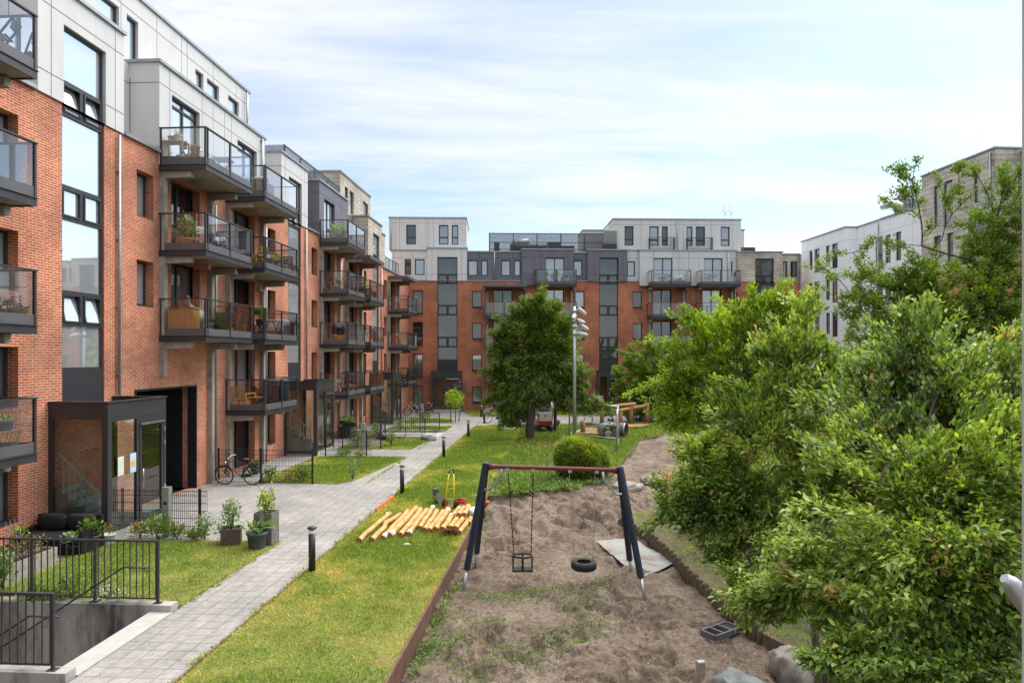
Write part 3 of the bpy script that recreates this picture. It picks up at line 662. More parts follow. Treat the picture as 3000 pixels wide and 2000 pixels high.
# sixth storey
h = row(((X1(208), X1(278)), (X1(443), X1(512)), (X1(535), X1(582))), 14.75, 16.5)
clad(bl, 'upper_storey', X1(85), X1(640), 14.27, 17.1, .9, 7, p5, h, (X1(133), X1(160), X1(352), X1(367), X1(405)), hz=(16.65,)); uwins(bl, h, .98, 14.75, 16.5, trans=(15.4,)); pipe(bl, X1(100), 14.3, 17., .82)
h = row(((X2(327), X2(392)), (X2(505), X2(572)), (X2(595), X2(638)), (X2(772), X2(815)), (X2(838), X2(905)), (X2(1017), X2(1082))), 14.75, 16.5)
clad(bp, 'upper_storey', X2(245), X2(1162), 14.27, 17.1, .9, 7, p5, h, (X2(280), X2(440), X2(458), X2(660), X2(750), X2(950), X2(1100)), hz=(16.65,)); uwins(bp, h, .98, 14.75, 16.5, trans=(15.3,)); pipe(bp, X2(705), 14.3, 17., .82)
clad(bp, 'roof_access', X2(55), X2(245), 14.2, 16.55, 3.5, 7, p5, (), (X2(80),), hz=(16.1,)); clad(bp, 'lift_tower', X2(1162)+.02, X2(1203), 14.2, 16.3, 1.5, 7, p5)
for a, c in ((497, 675), (765, 943)):
    g = MB(); x0, x1 = X2(a), X2(c); 
    for z in (14.35, 15.35): g.box(x0, x1, .12, .16, z, z+.04); g.box(x0, x0+.04, .16, .88, z, z+.04); g.box(x1-.04, x1, .16, .88, z, z+.04)
    for k in range(22): x = x0+(x1-x0)*k/21; g.box(x-.009, x+.009, .13, .15, 14.39, 15.35)
    for k in range(7): y = .2+k*.1; g.box(x0+.01, x0+.028, y, y+.018, 14.39, 15.35); g.box(x1-.028, x1-.01, y, y+.018, 14.39, 15.35)
    g.build('french_railing', D['frame'], bp)
screen(bd, X1(805), X2(220), 1.6, 14.2, 15.95, 5.)
eq = MB(); x0 = X1(900)
eq.box(X1(840), X1(880), 3, 4, 14.2, 15.3); eq.box(X1(1240), X1(1330), 3, 4.2, 14.2, 15.4); eq.tube([(X1(960), 3.2, 14.9), (X1(1230), 3.2, 14.9)], .35, 10); eq.box(X1(1330), X1(1440), 3.3, 3.9, 14.6, 15.1)
eq.build('roof_equipment', D['greymetal'], bd); MB().tube([(X1(980), 3.6, 15.2), (X1(1100), 3.6, 15.4)], .45, 12).build('vent_duct', D['galv'], bd)
hk = MB(); hx0, hx1 = X2(170), X2(272); hk.box(hx0+.1, hx1-.05, .6, 1.5, 14.2, 14.85); ho = hk.build('roof_hatch', D['frame'], bd)
hl = MB(); hl.add([(hx0, .35, 16.), (hx1-.1, .35, 16.), (hx1, .9, 14.86), (hx0+.15, .9, 14.86), (hx0, .45, 16.05), (hx1-.1, .45, 16.05), (hx1, 1., 14.9), (hx0+.15, 1., 14.9)], [(0,3,2,1),(4,5,6,7),(0,1,5,4),(1,2,6,5),(2,3,7,6),(3,0,4,7)])
hl.build('hatch_lid', D['paleconcrete'], ho)
MB().box(X2(1165), X2(1283), 1.5, 3, 14.1, 14.75).build('roof_hatch', D['frame'], bb)
for x in (1105, 1150):
    b = MB(); X = X2(x); b.tube([(X, 3, 17.), (X, 3, 18.)], .03, 5); b.tube([(X, 3, 18), (X-.15, 3, 18.4), (X-.15, 3, 18.9), (X+.1, 3, 18.9), (X+.1, 3, 18.2), (X, 3, 18)], .03, 5); b.build('antenna', D['galv'], bp)
porch(bl, X1(402), X1(610), 1.2, 3.5, False); porch(bd, X1(1560), X2(245), 1.2, 3.5, False)
MB().box(X2(1547)+.02, X2(1560), -.1, .3, 0, 13.9).build('corner_post', D['zinc'], bb)

# ---- right row, behind the trees
rw = house(RF, 'white panelled apartment building with tall narrow windows, behind the trees on the right')
rg = house(RF, 'apartment building with weathered grey shingled upper floors, behind the tall thorny tree')
def RP(x, y): return RF.pix(2400+x/3.137, 420+y/3.137)
XR = lambda u: RF.s_(u)
xa, xb, xc, xe = 0, XR(2476), XR(2673), XR(2700)
mw = ('white', 'whitejoint'); hw = []
for k in range(5):
    z = 12.1-2.85*k
    for (u0, u1, dz) in ((2371, 2380, .35), (2386, 2401, 0), (2419, 2431, .3), (2437, 2454, 0)): hw.append((XR(u0), XR(u1), z+dz-.9*(dz > 0)*0, z+2.05))
clad(rw, 'front_wing', xa, xb, 0, 15.2, 0, 9, mw, hw, (1.2, 3.9), hz=(14.2, 11.3, 8.5))
for h in hw: window(rw, *h, .08, trans=(h[2]+.75,), pane=rp.choice(['pane3', 'pane1', 'pane4']), sill=False)
hw2 = []
for k in range(5):
    z = 11.8-2.85*k
    for (u0, u1) in ((2565, 2586), (2593, 2609), (2624, 2640)): hw2.append((RF.s_(u0, 1.), RF.s_(u1, 1.), z, z+2.1))
clad(rw, 'recessed_wing', xb-.6, xc, 0, 15.2, 1., 9, mw, hw2, (xb+1., xb+4.3, xb+6.9), hz=(14.2, 11.4, 8.5))
for h in hw2: window(rw, *h, 1.08, trans=(h[2]+.75,), pane=rp.choice(['pane3', 'pane2', 'pane4']), sill=False)
pipe(rw, XR(2536)+.1, 0, 15, .92)
screen(rw, XR(2540), XR(2700), 2.2, 15.2, 16.9, 5.)
dv = MB(); dv.tube([(XR(2578), 1.6, 15.3), (XR(2578), 1.6, 16.0), (XR(2570), 1.5, 16.2), (XR(2535), 1.4, 16.25)], .24, 12); dv.build('vent_duct', D['galv'], rw)
MB().box(XR(2530), XR(2585), 1.3, 2.1, 15.2, 15.45).build('roof_hatch', D['frame'], rw)
hg = []; hg += [(XR(2736), XR(2753), 13.2, 15.9), (XR(2764), XR(2790), 13.0, 15.95), (XR(2853), XR(2872), 14.0, 16.1), (XR(2736), XR(2756), 10.4, 12.6), (XR(2775), XR(2792), 10.4, 12.6), (XR(2836), XR(2900), 11.0, 13.2)]
clad(rg, 'shingled_wall', xe, XR(2915), 9.9, 16.85, 0, 8, ('shinglegrey', None), hg)
for h in hg: window(rg, *h, .08, pane='pane2', sill=False, trans=())
brickwall(rg, xe, XR(3200), [], 'brick', 9.9, 8); pipe(rg, XR(2904), 10, 16.7)
bw = MB()
clad(rg, 'recessed_wing', XR(2915), XR(3300), 9.9, 16.6, 1.6, 8, ('shinglegrey', None)); screen(rg, XR(2955), XR(3080), .6, 12.6, 15.2)
b = MB(); X = XR(2985); b.tube([(X, 1.5, 16), (X, 1.5, 18.2), (X-.15, 1.5, 18.8), (X-.3, 1.5, 19.8), (X+.1, 1.5, 20), (X+.1, 1.5, 19.2), (X-.1, 1.5, 19)], .035, 5); b.build('antenna', D['galv'], rg)
# ------------------------------------------------------------------ ground
def vnoise(x, y, seed=0):
    """smooth value noise for numpy arrays, 0..1"""
    xi = np.floor(x).astype(int); yi = np.floor(y).astype(int); fx = x-xi; fy = y-yi
    fx = fx*fx*(3-2*fx); fy = fy*fy*(3-2*fy)
    def h(a, b):
        n = (a*374761393+b*668265263+seed*974711) & 0xffffffff
        n = ((n ^ (n >> 13))*1274126177) & 0xffffffff
        return ((n ^ (n >> 16)) & 0xffff)/65535.
    return (h(xi,yi)*(1-fx)+h(xi+1,yi)*fx)*(1-fy)+(h(xi,yi+1)*(1-fx)+h(xi+1,yi+1)*fx)*fy
def fbm(x, y, o=4, seed=0):
    s = 0; a = .5
    for k in range(o): s = s+a*vnoise(x*2**k+7.3*k, y*2**k-3.1*k, seed+k); a *= .5
    return s
def inpoly(px, py, poly):
    c = np.zeros(len(px), bool); n = len(poly)
    for i in range(n):
        x0, y0 = poly[i]; x1, y1 = poly[(i+1) % n]
        t = ((y0 > py) != (y1 > py)) & (px < (x1-x0)*(py-y0)/((y1-y0) if y1 != y0 else 1e-9)+x0); c ^= t
    return c
def edgedist(px, py, poly):
    d = np.full(len(px), 1e9); n = len(poly)
    for i in range(n):
        a = np.array(poly[i]); b = np.array(poly[(i+1) % n]); ab = b-a; L = ab@ab
        t = np.clip(((px-a[0])*ab[0]+(py-a[1])*ab[1])/L, 0, 1)
        d = np.minimum(d, np.hypot(px-a[0]-t*ab[0], py-a[1]-t*ab[1]))
    return d
def W(s, d): p = LF.pt(s, d, 0); return (p.x, p.y)
PIT = (10.55, 13.05, -5.5, -.6)     # s0, s1, d0, d1 of the near stairwell, in the frame of the left facade
g = MB()
for a, b_, c, d in ((-1500, PIT[0], -1500, 1500), (PIT[1], 1800, -1500, 1500), (PIT[0], PIT[1], -1500, PIT[2]), (PIT[0], PIT[1], PIT[3], 1500)):
    g.quad((a, c, -.6), (b_, c, -.6), (b_, d, -.6), (a, d, -.6))
lroot = lambda: dict(loc=(LF.O.x, LF.O.y, 0), rz=LF.rz)
tag(g.build('ground', D['soil'], **lroot()), kind='structure')
tile = brickmat('paving_tiles', (.335,.32,.305), (.295,.28,.27), (.14,.128,.11), w=.31, h=.31, ms=.007, off=0, patch=.24, bs=.35, rough=.8)
cobble = brickmat('grey_setts', (.40,.395,.39), (.34,.335,.33), (.2,.19,.17), w=.18, h=.12, ms=.01, patch=.2)
def sheet(name, polys, z, m, h=.5, kind='structure', label=None):
    b = MB()
    for p in polys: b.prism(p, z-h, z)
    o = b.build(name, m, **lroot()); return tag(o, kind=kind)
# everything left of the lawn strip is paved; lawns lie on the paving
sheet('footpath', [[(-4, -7.5), (PIT[0]-.2, -7.5), (PIT[0]-.2, -5.95), (-4, -5.95)][::1], [(PIT[0]-.2, -7.5), (60, -7.5), (60, -.0), (13.3, -.0), (13.3, -5.95), (PIT[0]-.2, -5.95)]], 0., tile)
sheet('crossing_path', [[(47.6, -38), (60.5, -38), (60.5, -7.51), (47.6, -7.51)]], -.002, tile)
sheet('terrace', [[(13.3, -1.45), (17.4, -1.55), (17.4, -.01), (13.3, -.01)], [(25.9, -1.65), (32.6, -1.6), (32.6, -.01), (25.9, -.01)], [(35.5, -1.7), (46.6, -1.9), (46.6, -.01), (35.5, -.01)]], .012, cobble)
grassbase = mat('turf', (.15,.17,.04), .95, var=.35, scale=2.2, dirt=(.20,.15,.06), d0=.52, d1=.68)
weedbase = mat('weedy_soil', (.15,.12,.07), .95, var=.35, scale=2., dirt=(.06,.09,.02), d0=.45, d1=.6)
E = [(-2.15, 5.), (-1.844, 9.9), (-1.156, 18.9), (-.55, 28.), (.52, 43.4), (.8, 47.6)]
LAWN = {
 'left': [[(13.32, -1.45), (13.32, -5.93), (17.95, -5.96), (17.6, -1.55)], [(25.85, -1.7), (25.75, -4.9), (26.4, -5.3), (32.6, -5.97), (32.6, -1.65)], [(35.3, -1.75), (35.3, -5.6), (39.6, -5.9), (39.6, -1.75)],
          [(43.6, -1.95), (43.6, -5.95), (46.9, -5.95), (46.9, -1.95)], [(49.4, -1.9), (49.4, -5.6), (52.5, -5.0), (52.5, -1.9)]]}
lawns = [[W(s, d) for s, d in p] for p in LAWN['left']]
strip = [W(3, -7.5), *E, W(47.55, -7.5)]
far = [(-3.3, 54.2), (-4.2, 59.4), (18, 60.6), (18, 55.2)]
island = [(-.8, 23.3), (.2, 23.5), (1.1, 24.4), (2.3, 24.9), (3.4, 26.1), (4.2, 27.8), (4.9, 30.7), (6.2, 35), (7.3, 39), (9.5, 42), (13, 43.5), (13, 48), (.8, 47.6), (.52, 43.4), (-.55, 28.)]
def wsheet(name, poly, z, m, h=.5):
    b = MB(); b.prism(poly, z-h, z); return tag(b.build(name, m), kind='structure')
for p in lawns: wsheet('lawn', [q for q in p][::-1] if False else p, .02, grassbase, .02)
wsheet('lawn', strip, .0, grassbase); wsheet('lawn', far, .02, grassbase, .02); wsheet('verge', island, .0, weedbase)
# sand: one heaped and rutted sheet
def sandz(x, y):
    t = np.clip((y-17)/9, 0, 1); base = -.3+.2*t*t*(3-2*t)
    dig = np.exp(-((y-21.5)/3.2)**2)
    h = .20*(fbm(x*.45, y*.45, 3, 1)-.45)+.19*(fbm(x*1.6, y*1.5, 3, 5)-.45)
    ridge = 1-np.abs(2*fbm(x*1.1+.5*y*.3, y*1.0, 3, 9)-1); h = h+(.09+.24*dig)*(ridge-.75); r2 = 1-np.abs(2*fbm(x*2.6+9, y*2.3, 3, 17)-1); h = h+(.07+.05*dig)*(r2-.75)
    h = h+.085*(fbm(x*4.5, y*4.5, 3, 12)-.45); b3 = np.abs(2*fbm(x*3.1+3, y*3.4, 3, 25)-1); h = h-.10*np.clip(.30-b3, 0, .3)/.3*(fbm(x*.6, y*.6, 2, 40) > .42)
    tr = np.abs(((x-1.9)*.9+(y-21)*.32)-.0); trk = np.exp(-(np.abs(tr-.55)/.16)**2)*np.exp(-((y-21.3)/2.4)**2)
    h = h-.07*trk+.022*trk*np.sign(np.sin(y*32))
    return base+h*1.55
XS = np.concatenate([np.arange(-2.3, 4.6, .035), np.arange(4.6, 12.01, .09)]); YS = np.concatenate([np.arange(8.5, 18, .035), np.arange(18, 28, .05), np.arange(28, 46, .11)])
XX, YY = np.meshgrid(XS, YS); ZZ = sandz(XX, YY)
ex = np.interp(YY, [p[1] for p in E], [p[0] for p in E]); XXc = np.maximum(XX, ex+.01)
near_edge = np.exp(-((XXc-ex)/.4)**2); ZZ = ZZ*(1-near_edge)+np.minimum(ZZ, -.22+.06*(fbm(XX*2, YY*2, 2, 30)-.5))*near_edge
nx, ny = len(XS), len(YS); idx = np.arange(nx*ny).reshape(ny, nx)
Q = np.stack([idx[:-1,:-1], idx[:-1,1:], idx[1:,1:], idx[1:,:-1]], -1).reshape(-1, 4)
m, nt2, b2, N = nodes('dry_sand'); t2 = N('TexCoord')
na = N('TexNoise', Scale=.7, Detail=7., Roughness=.65); nb = N('TexNoise', Scale=14., Detail=6., Roughness=.7); nc = N('TexNoise', Scale=60., Detail=3.)
for n in (na, nb, nc): nt2.links.new(t2.outputs['Object'], n.inputs['Vector'])
c = ramp(nt2, na.outputs[0], [(.3, (.125,.094,.073)), (.5, (.205,.159,.126)), (.72, (.295,.238,.194))])
c = mixc(nt2, 1., c, ramp(nt2, nb.outputs[0], [(.34, (.50,.48,.46)), (.6, (1.18,1.16,1.13))]), 'MULTIPLY')
c = mixc(nt2, 1., c, ramp(nt2, nc.outputs[0], [(.3, (.75,.74,.72)), (.7, (1.2,1.2,1.2))]), 'MULTIPLY')
nt2.links.new(c, b2.inputs['Base Color']); b2.inputs['Roughness'].default_value = .95; b2.inputs['Specular IOR Level'].default_value = .15
mx = N('Math', operation='ADD'); nt2.links.new(nb.outputs[0], mx.inputs[0]); nt2.links.new(nc.outputs[0], mx.inputs[1]); bump(nt2, b2, mx.outputs[0], .8, .025)
sand = npmesh('sand', np.stack([XXc, YY, ZZ], -1).reshape(-1, 3), Q, m, smooth=True); tag(sand, kind='structure')
# ground under the apple trees, raised behind the palisade
PAL = [(3.2, 20.2), (3.45, 19.2), (3.72, 18.2), (3.85, 16.5), (3.98, 14.6), (4.1, 12.9), (4.4, 11.9)]
orch = [*PAL[::-1], (3.4, 20.8), (5.5, 22.5), (8, 26), (9.5, 33), (12.5, 41), (24, 41), (24, 2), (6, 2), (5.6, 9)]
wsheet('orchard_ground', orch[::-1], -.1, mat('orchard_soil', (.105,.08,.055), .95, var=.35, scale=3, dirt=(.10,.12,.035), d0=.5, d1=.62), .5)

# ------------------------------------------------------------------ leaves and branches
def leafmesh(name, P, Dr, L, Wd, m, parent=None, fold=.25, droop=.25, rnd=None, jit=.5):
    """one folded leaf of two quads per point: P bases, Dr directions (unit), L lengths, Wd width ratio"""
    n = len(P); rg = RNG
    Dr = Dr+rg.normal(0, jit, (n, 3))*.6; Dr /= np.linalg.norm(Dr, axis=1, keepdims=True)
    up = np.tile([0., 0, 1.], (n, 1))+rg.normal(0, .45, (n, 3)); sd = np.cross(Dr, up); sd /= np.linalg.norm(sd, axis=1, keepdims=True)+1e-9
    nr = np.cross(sd, Dr); L = (L*(.5+.95*rg.random(n)))[:, None]; w_ = L*Wd*.5
    mid = P+Dr*L*.5-nr*L*fold*.3; tip = P+Dr*L-nr*L*droop*(.3+.9*rg.random((n, 1)))
    l = P+Dr*L*.45+sd*w_+nr*w_*fold; r_ = P+Dr*L*.45-sd*w_+nr*w_*fold
    V = np.stack([P, mid, tip, l, r_], 1).reshape(-1, 3); i = np.arange(n)[:, None]*5
    Q_ = np.concatenate([i+np.array([[0, 1, 2, 3]]), i+np.array([[0, 4, 2, 1]])], 0)
    if rnd is None: rnd = rg.random(n)
    return npmesh(name, V, Q_, m, parent, np.repeat(rnd, 5))
def sample_blob(c, r, n, shell=.55):
    v = RNG.normal(size=(n, 3)); v /= np.linalg.norm(v, axis=1, keepdims=True)
    return np.array(c)+v*(shell+(1-shell)*RNG.random((n, 1)))*np.array(r)
def grow(trunk, tips, step=.22, bias=.45, wob=.05, sag=.0, chains=()):
    """greedy branching: every tip joins the nearest existing wood; returns node positions, parents, tip counts"""
    P = [np.array(p, float) for p in trunk]; par = [-1]+list(range(len(trunk)-1)); plen = [0.]
    for i in range(1, len(P)): plen.append(plen[-1]+np.linalg.norm(P[i]-P[i-1])*.6)
    ends = []
    cap = len(tips)*40+3000; A = np.zeros((cap, 3)); PL = np.zeros(cap); k = len(P); A[:k] = P; PL[:k] = plen
    for ch in chains:                                   # long leading shoots first, each rooted in the nearest wood below it
        d = np.linalg.norm(A[:k]-ch[0], axis=1)+np.where(A[:k, 2] > ch[0][2], 1.5, 0); last = int(np.argmin(d)); pts = [A[last].copy()]+list(ch)
        for a, b in zip(pts, pts[1:]):
            n = max(1, int(np.linalg.norm(b-a)/step)); off = RNG.normal(0, .035*np.linalg.norm(b-a), 3)
            for q in range(1, n+1): f = q/n; A[k] = a*(1-f)+b*f+off*math.sin(PI*f); par.append(last); PL[k] = PL[last]+np.linalg.norm(b-a)/n*.8; last = k; k += 1
        ends.append(last)
    base = A[k-1].copy(); order = np.argsort(np.linalg.norm(tips-A[max(0, k//2)], axis=1))
    for t in tips[order]:
        d = np.linalg.norm(A[:k]-t, axis=1); cost = d+bias*PL[:k]+np.where(A[:k, 2] > t[2]+.6, .5, 0); cost[:max(1, len(trunk)//3)] += 2
        j = int(np.argmin(cost)); a = A[j].copy(); n = max(1, int(d[j]/step)); 
        if k+n > cap: break
        off = RNG.normal(0, wob*d[j], 3); last = j
        for q in range(1, n+1):
            f = q/n; p = a*(1-f)+t*f+off*math.sin(PI*f)+np.array([0, 0, 1])*d[j]*.12*math.sin(PI*f)*(1-sag)
            A[k] = p; par.append(last); PL[k] = PL[last]+d[j]/n; last = k; k += 1
        ends.append(last)
    A = A[:k]; par = np.array(par); cnt = np.zeros(k)
    for e in ends:
        while e >= 0: cnt[e] += 1; e = par[e]
    return A, par, np.maximum(cnt, 1)
def branches(name, A, par, cnt, r0, pw, m, parent, sides=5, rmax=.3, rmin=.0045):
    rad = np.clip(r0*cnt**pw, rmin, rmax); i = np.where(par >= 0)[0]; p = A[par[i]]; q = A[i]; d = q-p; L = np.linalg.norm(d, axis=1, keepdims=True)+1e-9; d = d/L; q = q+d*.01
    ref = np.where(np.abs(d[:, 2:3]) < .9, [[0, 0, 1.]], [[1., 0, 0]]); x = np.cross(d, ref); x /= np.linalg.norm(x, axis=1, keepdims=True); y = np.cross(x, d)
    r1 = np.minimum(rad[par[i]], rad[i]*1.35)[:, None]; r2 = rad[i][:, None]; V = []
    for c_, r_ in ((p, r1), (q, r2)):
        for k in range(sides): t = 2*PI*k/sides; V.append(c_+x*r_*math.cos(t)+y*r_*math.sin(t))
    V = np.stack(V, 1).reshape(-1, 3); o = (np.arange(len(i))*2*sides)[:, None]; Q_ = []
    for k in range(sides): Q_.append(o+np.array([[k, (k+1) % sides, sides+(k+1) % sides, sides+k]]))
    return npmesh(name, V, np.concatenate(Q_, 0), m, parent, smooth=True)
def tree(name, label, trunk, blobs, ntips, leaf, nleaf, L, Wd, bark, r0=.006, pw=.47, twig=3, step=.22, spires=(), brown=0., droop=.3, spread=.06, shell=.5, jit=.5, outward=.6, cat='tree', group=None, bias=.45, sag=0., rmax=.3, shoots=2, spr=.08):
    """trunk: points from the ground up; blobs: (centre, radii); spires: chains of points that stick out of the crown"""
    base = Vector(trunk[0]); o = thing(name, label, cat, base, group=group); T = [np.array(Vector(p)-base) for p in trunk]
    vol = np.array([np.prod(b[1])**.8 for b in blobs]); n = np.maximum(3, (ntips*vol/vol.sum()).astype(int)); tips = np.concatenate([sample_blob(np.array(Vector(c)-base), r, k, shell) for (c, r), k in zip(blobs, n)])
    CH_ = []
    for ch in spires:
        ch = [np.array(Vector(p)-base) for p in ch]
        CH_.append(ch)
        for a, b in zip(ch, ch[1:]):
            for f in np.linspace(0, 1, 4)[1:]: tips = np.vstack([tips, a*(1-f)+b*f+RNG.normal(0, spr, 3)])
    for (c, r) in blobs:                                # loose shoots that break the outline
        for _ in range(shoots):
            v = RNG.normal(size=3); v[2] = abs(v[2])*.9+.1; v /= np.linalg.norm(v); c_ = np.array(Vector(c)-base); r_ = np.array(r); a = c_+v*r_*.8; b = c_+v*r_*(1.15+.35*RNG.random())+np.array([0, 0, .12*r_[2]]); CH_.append([a, b])
    A, par, cnt = grow(T, tips, step, bias, sag=sag, chains=CH_)
    branches('branches', A, par, cnt, r0, pw, D[bark], o, rmax=rmax)
    tw = np.where(cnt <= twig)[0]; tw = tw[tw >= len(T)]; k = RNG.choice(tw, nleaf); par_d = A[k]-A[par[k]]; par_d /= np.linalg.norm(par_d, axis=1, keepdims=True)+1e-9
    P = A[k]-par_d*RNG.random((nleaf, 1))*step+RNG.normal(0, spread, (nleaf, 3))
    cen = A.mean(0); out = P-cen; out /= np.linalg.norm(out, axis=1, keepdims=True)
    Dr = par_d*.5+out*outward+np.array([0, 0, .42-sag]); rn = RNG.random(nleaf)*.93
    cl = fbm(P[:, 0]*1.3+50, P[:, 2]*1.3+P[:, 1]+50, 2, 77); rn = np.clip(rn*.75+.75*(cl-.33), 0, .93)
    if brown:
        hot = RNG.choice(tw, max(1, int(len(tw)*brown))); hs = np.zeros(len(A), bool); hs[hot] = True; sel = hs[k] & (RNG.random(nleaf) < .55); rn[sel] = .95+.05*RNG.random(sel.sum())
    leafmesh('foliage', P, Dr, L*np.ones(nleaf), Wd, leaf, o, rnd=rn, droop=droop, jit=jit); return o
def blobsat(lst, Y):
    out = []
    for q in lst:
        u, v, ru, rv = q[:4]; y = q[4] if len(q) > 4 else Y; k = y/F; out.append((at(u, v, y), (ru*k, (ru+rv)*.45*k, rv*k)))
    return out
def trunkat(x, y, z0, top, n=6, lean=0.):
    x1, y1, z1 = top; return [(x+(x1-x)*(i/n)**1.3+lean*math.sin(PI*i/n), y+(y1-y)*i/n, z0+(z1-z0)*i/n) for i in range(n+1)]
t = at(1575, 960, 39.2)
tree('dark_tree', 'dense dark feathery tree standing before the brick block, beside the tall lamp post', trunkat(1.0, 38.9, -.05, (t.x, 39.2, t.z)),
     blobsat([(1582, 915, 75, 55), (1525, 985, 78, 62), (1630, 985, 66, 66), (1495, 1070, 68, 58), (1590, 1060, 80, 70), (1655, 1070, 50, 60), (1488, 1145, 50, 42), (1590, 1140, 66, 42), (1680, 1125, 45, 45), (1725, 1185, 40, 22), (1495, 1205, 40, 30), (1455, 1040, 26, 22), (1460, 1120, 22, 20), (1505, 1218, 42, 28), (1668, 1182, 40, 30), (1540, 1190, 40, 28)], 39.3),
     900, LEAF_DARK, 74000, .17, .34, 'barkred', r0=.011, pw=.48, step=.3, droop=.5, spread=.12, sag=.35, spires=([at(1585, 900, 39.2), at(1592, 850, 39.2)], [at(1690, 1150, 39), at(1740, 1165, 39), at(1785, 1195, 38.8)], [at(1500, 1000, 39.2), at(1440, 975, 39.2)], [at(1480, 1100, 39), at(1420, 1085, 39)], [at(1470, 1150, 39), at(1425, 1175, 39)], [at(1540, 950, 39), at(1500, 900, 39)], [at(1640, 970, 39), at(1680, 930, 39)], [at(1490, 1200, 39), at(1470, 1245, 39)]), jit=.45, rmax=.26)
t = G(1626, 1263); tree('dark_tree', 'slim dark tree behind the big feathery one, close to the small excavator', trunkat(t.x, t.y, -.05, (t.x+.2, t.y, 6)), blobsat([(1640, 1000, 60, 80), (1660, 1090, 60, 60)], t.y), 120, LEAF_DARK, 7000, .17, .34, 'barkred', r0=.012, step=.3, droop=.5, spread=.12, sag=.35)
t = at(1890, 1050, 50)
tree('small_tree', 'rounded fine leaved green tree behind the timber climbing trail', trunkat(9.9, 50, -.0, (t.x, 50, t.z), lean=.2),
     blobsat([(1885, 1050, 62, 55), (1840, 1110, 55, 62), (1915, 1120, 85, 80), (1955, 1035, 62, 45), (1830, 1165, 45, 40), (1990, 1090, 60, 70), (1900, 1190, 80, 50), (1850, 1200, 50, 25), (1960, 1170, 90, 60), (2020, 1190, 90, 50)], 50), 900, LEAF_HAW, 60000, .13, .5, 'bark', r0=.008, step=.25, spread=.09)
t = at(2190, 1000, 17)
tree('field_maple', 'bright yellow green tree in the middle, between the small round tree and the apple trees', trunkat(5.7, 17, -.1, (t.x, 17, t.z)),
     blobsat([(2180, 935, 95, 70), (2085, 985, 95, 80), (2250, 905, 80, 60), (2335, 945, 95, 75), (2040, 1070, 95, 90), (2180, 1070, 160, 110), (1985, 1150, 75, 70), (2110, 1190, 150, 90), (2290, 1060, 110, 90), (1950, 1200, 55, 35), (2020, 1235, 110, 45), (2200, 1260, 140, 60)], 17), 1200, LEAF_BRIGHT, 44000, .088, .5, 'bark', r0=.005, spread=.05, shoots=5, shell=.35, jit=.7,
     spires=([at(2200, 900, 17), at(2207, 838, 17)], [at(2290, 900, 17), at(2310, 850, 17)], [at(2030, 960, 17), at(2000, 905, 16.8)], [at(2350, 900, 17), at(2375, 845, 17)], [at(2010, 1010, 17), at(1905, 990, 16.6)], [at(1960, 1130, 17), at(1835, 1160, 16.8)]))
t = at(2840, 760, 13.5)
tree('hawthorn_tree', 'tall thorny tree with long bare tipped branches reaching above the roofs, far right', trunkat(9.3, 13.6, -.1, (t.x, 13.5, t.z)),
     blobsat([(2830, 860, 190, 120), (2900, 700, 110, 110), (2690, 830, 110, 80), (2560, 830, 110, 45), (2965, 640, 70, 110), (2720, 960, 240, 110), (2500, 900, 90, 55), (2590, 970, 130, 80), (2910, 980, 150, 140), (2960, 820, 90, 130), (2800, 1000, 200, 90), (2620, 1020, 150, 70)], 13.5), 1500, LEAF_HAW, 95000, .048, .7, 'bark', r0=.0035, step=.2, spread=.045, shoots=5, shell=.3, spr=.12, jit=.8,
     spires=([at(2700, 720, 13.5), at(2690, 600, 13.5), at(2672, 530, 13.5), at(2684, 472, 13.4)], [at(2685, 590, 13.4), at(2640, 562, 13.3), at(2608, 565, 13.2)], [at(2672, 530, 13.4), at(2640, 498, 13.3), at(2622, 500, 13.3)], [at(2760, 700, 13.4), at(2815, 600, 13.4), at(2808, 490, 13.3), at(2830, 485, 13.3)], [at(2810, 540, 13.3), at(2770, 600, 13.3)],
             [at(2920, 640, 13.4), at(2890, 560, 13.3), at(2860, 510, 13.3)], [at(2930, 600, 13.3), at(2935, 500, 13.3)], [at(2560, 820, 13.4), at(2500, 740, 13.3), at(2545, 720, 13.3)], [at(2500, 870, 13.4), at(2420, 790, 13.3), at(2390, 765, 13.3)], [at(2560, 700, 13.4), at(2640, 720, 13.4), at(2700, 760, 13.4)], [at(2960, 560, 13.3), at(2990, 500, 13.2)]))
t = at(2330, 1180, 9.8)
tree('apple_tree', 'apple tree spreading over the palisade with long low branches towards the swings', trunkat(4.5, 10., -.15, (t.x, 9.9, t.z-.5)),
     blobsat([(2230, 1240, 150, 110), (2110, 1400, 120, 85), (2000, 1500, 90, 45), (2370, 1090, 150, 95), (2270, 1560, 130, 110), (2190, 1690, 85, 75), (2300, 1020, 110, 60), (2420, 1300, 150, 140), (2050, 1330, 60, 40), (2180, 1480, 130, 90), (2350, 1450, 150, 130), (2130, 1600, 95, 65), (2190, 1780, 70, 60), (2220, 1690, 90, 70, 8.6), (2050, 1540, 80, 45), (2330, 1640, 110, 90, 8.), (2040, 1440, 80, 50), (2120, 1310, 110, 60)], 9.6), 1400, LEAF_APPLE, 66000, .07, .48, 'bark', r0=.0036, rmax=.06, step=.16, spread=.045, shoots=6, shell=.35, brown=.055, jit=.7,
     spires=([at(2010, 1480, 9.4), at(1905, 1540, 9.2)], [at(2090, 1420, 9.4), at(1960, 1450, 9.2), at(1915, 1395, 9.1)], [at(2350, 1000, 9.6), at(2385, 905, 9.5), at(2370, 850, 9.5)], [at(2200, 1150, 9.5), at(2090, 1110, 9.3)], [at(2380, 960, 9.5), at(2330, 880, 9.4)]))
t = at(2720, 1330, 6.6)
